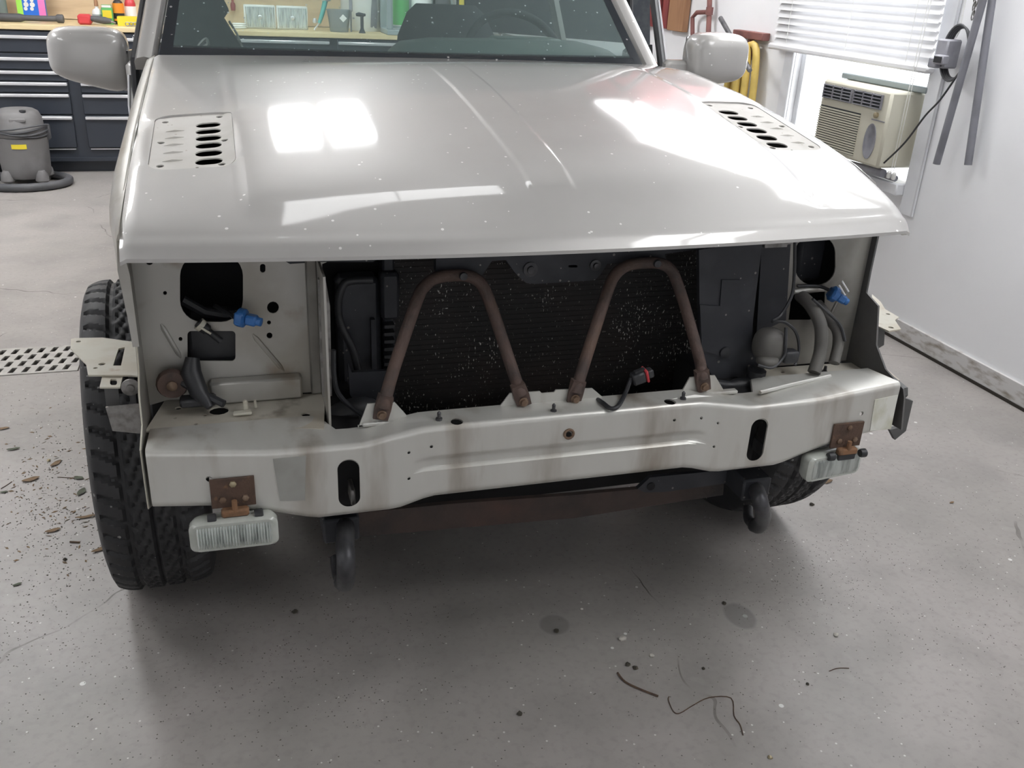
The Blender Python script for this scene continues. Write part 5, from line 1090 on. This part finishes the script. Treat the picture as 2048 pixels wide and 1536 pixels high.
# ------------------------------------------------------------------ debris on the floor
def leafm(c, L, W, a, curl=.3):
    V = []; n = 7; R_ = Matrix.Rotation(a, 3, 'Z')
    for i in range(n):
        t = i/(n-1); w_ = W*math.sin(PI*min(max(t, .04), .97))**.8
        for s_ in (-1, 0, 1): V.append(Vector(c)+R_ @ Vector(((t-.5)*L, s_*w_/2, .0015+curl*L*(.25*(t-.5)**2*2+.12*abs(s_)*math.sin(t*5+1)**2))))
    F = [(i*3+j, (i+1)*3+j, (i+1)*3+j+1, i*3+j+1) for i in range(n-1) for j in (0, 1)]
    m = len(V); V += [v+Vector((0, 0, .0006)) for v in V]; F += [tuple(q+m for q in f[::-1]) for f in F[:]]
    return MB().add(V, F)
for px, py, L, W, a, mt, lab in ((27, 899, .035, .014, .2, 'leafg', 'dark green oval leaf on the floor at the left edge'), (62, 960, .045, .022, .4, 'leaf', 'curled brown leaf clump left of the front tyre'), (112, 928, .04, .018, 1.0, 'leaf', 'arched brown leaf above the leaf clump'), (158, 957, .028, .018, -.5, 'leafg', 'small dark folded leaf near the tyre'), (163, 985, .04, .02, 1.3, 'leafg', 'grey-green curled leaf beside the tyre tread'), (106, 1062, .036, .016, .3, 'leaf', 'shredded brown leaf lower down beside the tyre'), (172, 1035, .05, .012, .1, 'leaf', 'long thin brown leaf touching the tyre'), (200, 1100, .04, .015, .5, 'leaf', 'orange brown leaf against the tyre foot'), (6, 858, .035, .016, .1, 'leaf', 'brown leaf cut by the left frame edge'), (1650, 964, .05, .022, .0, 'leaf', 'brown leaf on the floor right of the right fog lamp'), (8, 985, .02, .01, .1, 'leafg', 'small pale green leaf at the left frame edge'), (1903, 1006, .018, .007, .2, 'leaf', 'thin brown leaf scrap on the right floor'), (35, 1170, .02, .009, .4, 'leafg', 'small dark leaf on the lower left floor')):
    p = at(px, py, Z=0); solo('leaf', lab, 'leaf', leafm(p, L, W, a), mt, p, 'leaves on the floor')
def stick(pts, r, lab, nm='twig', mt='twig'):
    q = [at(a, c, Z=0)+Vector((0, 0, r)) for a, c in pts]; solo(nm, lab, 'twig' if nm == 'twig' else 'wire', MB().tube(spline(q, 4), r, 6), mt, q[0]-Vector((0, 0, r)))
stick(((1235, 1347), (1250, 1365), (1280, 1380), (1316, 1394)), .0022, 'short thick dark twig on the floor left of the long wire')
stick(((1338, 1394), (1337, 1402), (1347, 1424), (1360, 1427), (1385, 1412), (1418, 1396), (1462, 1397), (1468, 1432), (1480, 1450), (1486, 1471)), .0011, 'long thin bent dark wire on the floor', 'bent_wire')
stick(((1658, 1343), (1675, 1337), (1698, 1337)), .0009, 'tiny straight twig on the right foreground floor')
stick(((140, 1085), (160, 1086)), .0022, 'short red-brown twig left of the tyre')
stick(((115, 955), (155, 957)), .001, 'thin pale stalk between the leaves left of the tyre')
stick(((2, 978), (12, 972), (24, 964)), .001, 'thin curved stalk at the left frame edge')
def rock(px, py, r, lab, mt, seed, nm='stone', grp='stones on the floor'):
    rn = random.Random(seed); c = at(px, py, Z=0); b = MB(); n = 8; rings = []
    for i, (z, q) in enumerate(((0, .75), (.35, 1), (.75, .8), (1.05, .35))): rings.append([Vector((c.x+r*q*rn.uniform(.7, 1.25)*math.cos(2*PI*j/n), c.y+r*q*rn.uniform(.7, 1.25)*math.sin(2*PI*j/n), .0002+r*z*rn.uniform(.8, 1.1) if i else .0002)) for j in range(n)])
    b.loft(rings); b.sm = [False]*len(b.f); solo(nm, lab, nm, b, mt, c, grp)
rock(1245, 1280, .009, 'largest pale stone on the floor under the bumper', 'stone', 1); rock(1303, 1313, .0055, 'small white angular stone right of the largest stone', 'stone', 2)
rock(1672, 1271, .006, 'long white chip on the right foreground floor', 'stone', 3); rock(1163, 1219, .004, 'slim pale chip in the shade of the bumper', 'stone', 4)
rock(1255, 1330, .006, 'left half of the dark crumbly clod above the twig', 'clod', 5, 'clod', 'clods on the floor'); rock(1270, 1337, .006, 'right half of the dark crumbly clod above the twig', 'clod', 6, 'clod', 'clods on the floor')
rock(1448, 1208, .0055, 'black clod beside the oval damp stain', 'clod', 7, 'clod', 'clods on the floor'); rock(1113, 1263, .006, 'dark clod in the shade left of the pale stones', 'clod', 8, 'clod', 'clods on the floor')
rock(1615, 1369, .004, 'small black clod on the right foreground', 'clod', 9, 'clod', 'clods on the floor'); rock(1407, 1338, .004, 'small dark clod above the bent wire', 'clod', 10, 'clod', 'clods on the floor')
rock(1623, 1010, .007, 'dark clod on the bright floor right of the right tyre', 'clod', 11, 'clod', 'clods on the floor'); rock(1040, 1429, .006, 'dark double clod in the lower middle foreground', 'clod', 12, 'clod', 'clods on the floor')
rock(1540, 1516, .005, 'ochre crumb at the bottom right foreground', 'brass', 13, 'clod', 'clods on the floor'); rock(590, 1225, .007, 'dark clod in front of the left tow hook', 'clod', 14, 'clod', 'clods on the floor')
rock(130, 1120, .005, 'dark clod left of the tyre foot', 'clod', 15, 'clod', 'clods on the floor'); rock(98, 922, .006, 'tiny yellowish crumb among the leaves', 'brass', 16, 'clod', 'clods on the floor')
# countless grit and leaf crumbs
rn = random.Random(3); b = MB()
def grain(x, y, r):
    a = rn.uniform(0, 6.28); e = rn.uniform(.5, 1.6); V = [(x+r*e*math.cos(a), y+r*e*math.sin(a), 0.0002), (x+r*math.cos(a+2.2), y+r*math.sin(a+2.2), .0002), (x+r*math.cos(a+4.1), y+r*math.sin(a+4.1), .0002), (x, y, r*.8)]
    b.add(V, [(0, 1, 3), (1, 2, 3), (2, 0, 3), (0, 2, 1)], False)
for i in range(900): p = at(rn.gauss(110, 75), rn.gauss(1000, 95), Z=0); grain(p.x, p.y, rn.uniform(.0008, .0028))
for i in range(1100): p = at(rn.uniform(0, 900), rn.triangular(1060, 1536, 1230), Z=0); grain(p.x, p.y, rn.uniform(.0006, .002))
for i in range(900): p = at(rn.uniform(1250, 2040), rn.triangular(960, 1500, 1150), Z=0); grain(p.x, p.y, rn.uniform(.0006, .0018))
for i in range(300): p = at(rn.gauss(1640, 80), rn.gauss(1140, 50), Z=0); grain(p.x, p.y, rn.uniform(.0006, .0018))
b2 = MB()
for i in range(170):
    p = at(rn.gauss(105, 65), rn.gauss(985, 75), Z=0); a = rn.uniform(0, 6.28); L_2 = rn.uniform(.002, .009); W_2 = L_2*rn.uniform(.15, .5); u = Vector((math.cos(a), math.sin(a), 0)); v = Vector((-u.y, u.x, 0)); q = Vector((p.x, p.y, .0006))
    V = [q-u*L_2, q+v*W_2+Vector((0, 0, .0015)), q+u*L_2+Vector((0, 0, .001)), q-v*W_2]
    b2.add(V+[x-Vector((0, 0, .0004)) for x in V], [(0, 1, 2, 3), (7, 6, 5, 4), (0, 4, 5, 1), (1, 5, 6, 2), (2, 6, 7, 3), (3, 7, 4, 0)], False)
n0 = len(b.f); b.add(b2.v, b2.f, False)
o = part('floor_grit', b, ['grit', 'leaf'], None, kind='stuff'); o.data.polygons.foreach_set('material_index', [0]*n0+[1]*(len(o.data.polygons)-n0)); o['label'] = 'fine dark grit and brown leaf crumbs scattered over the concrete floor'; o['category'] = 'grit'
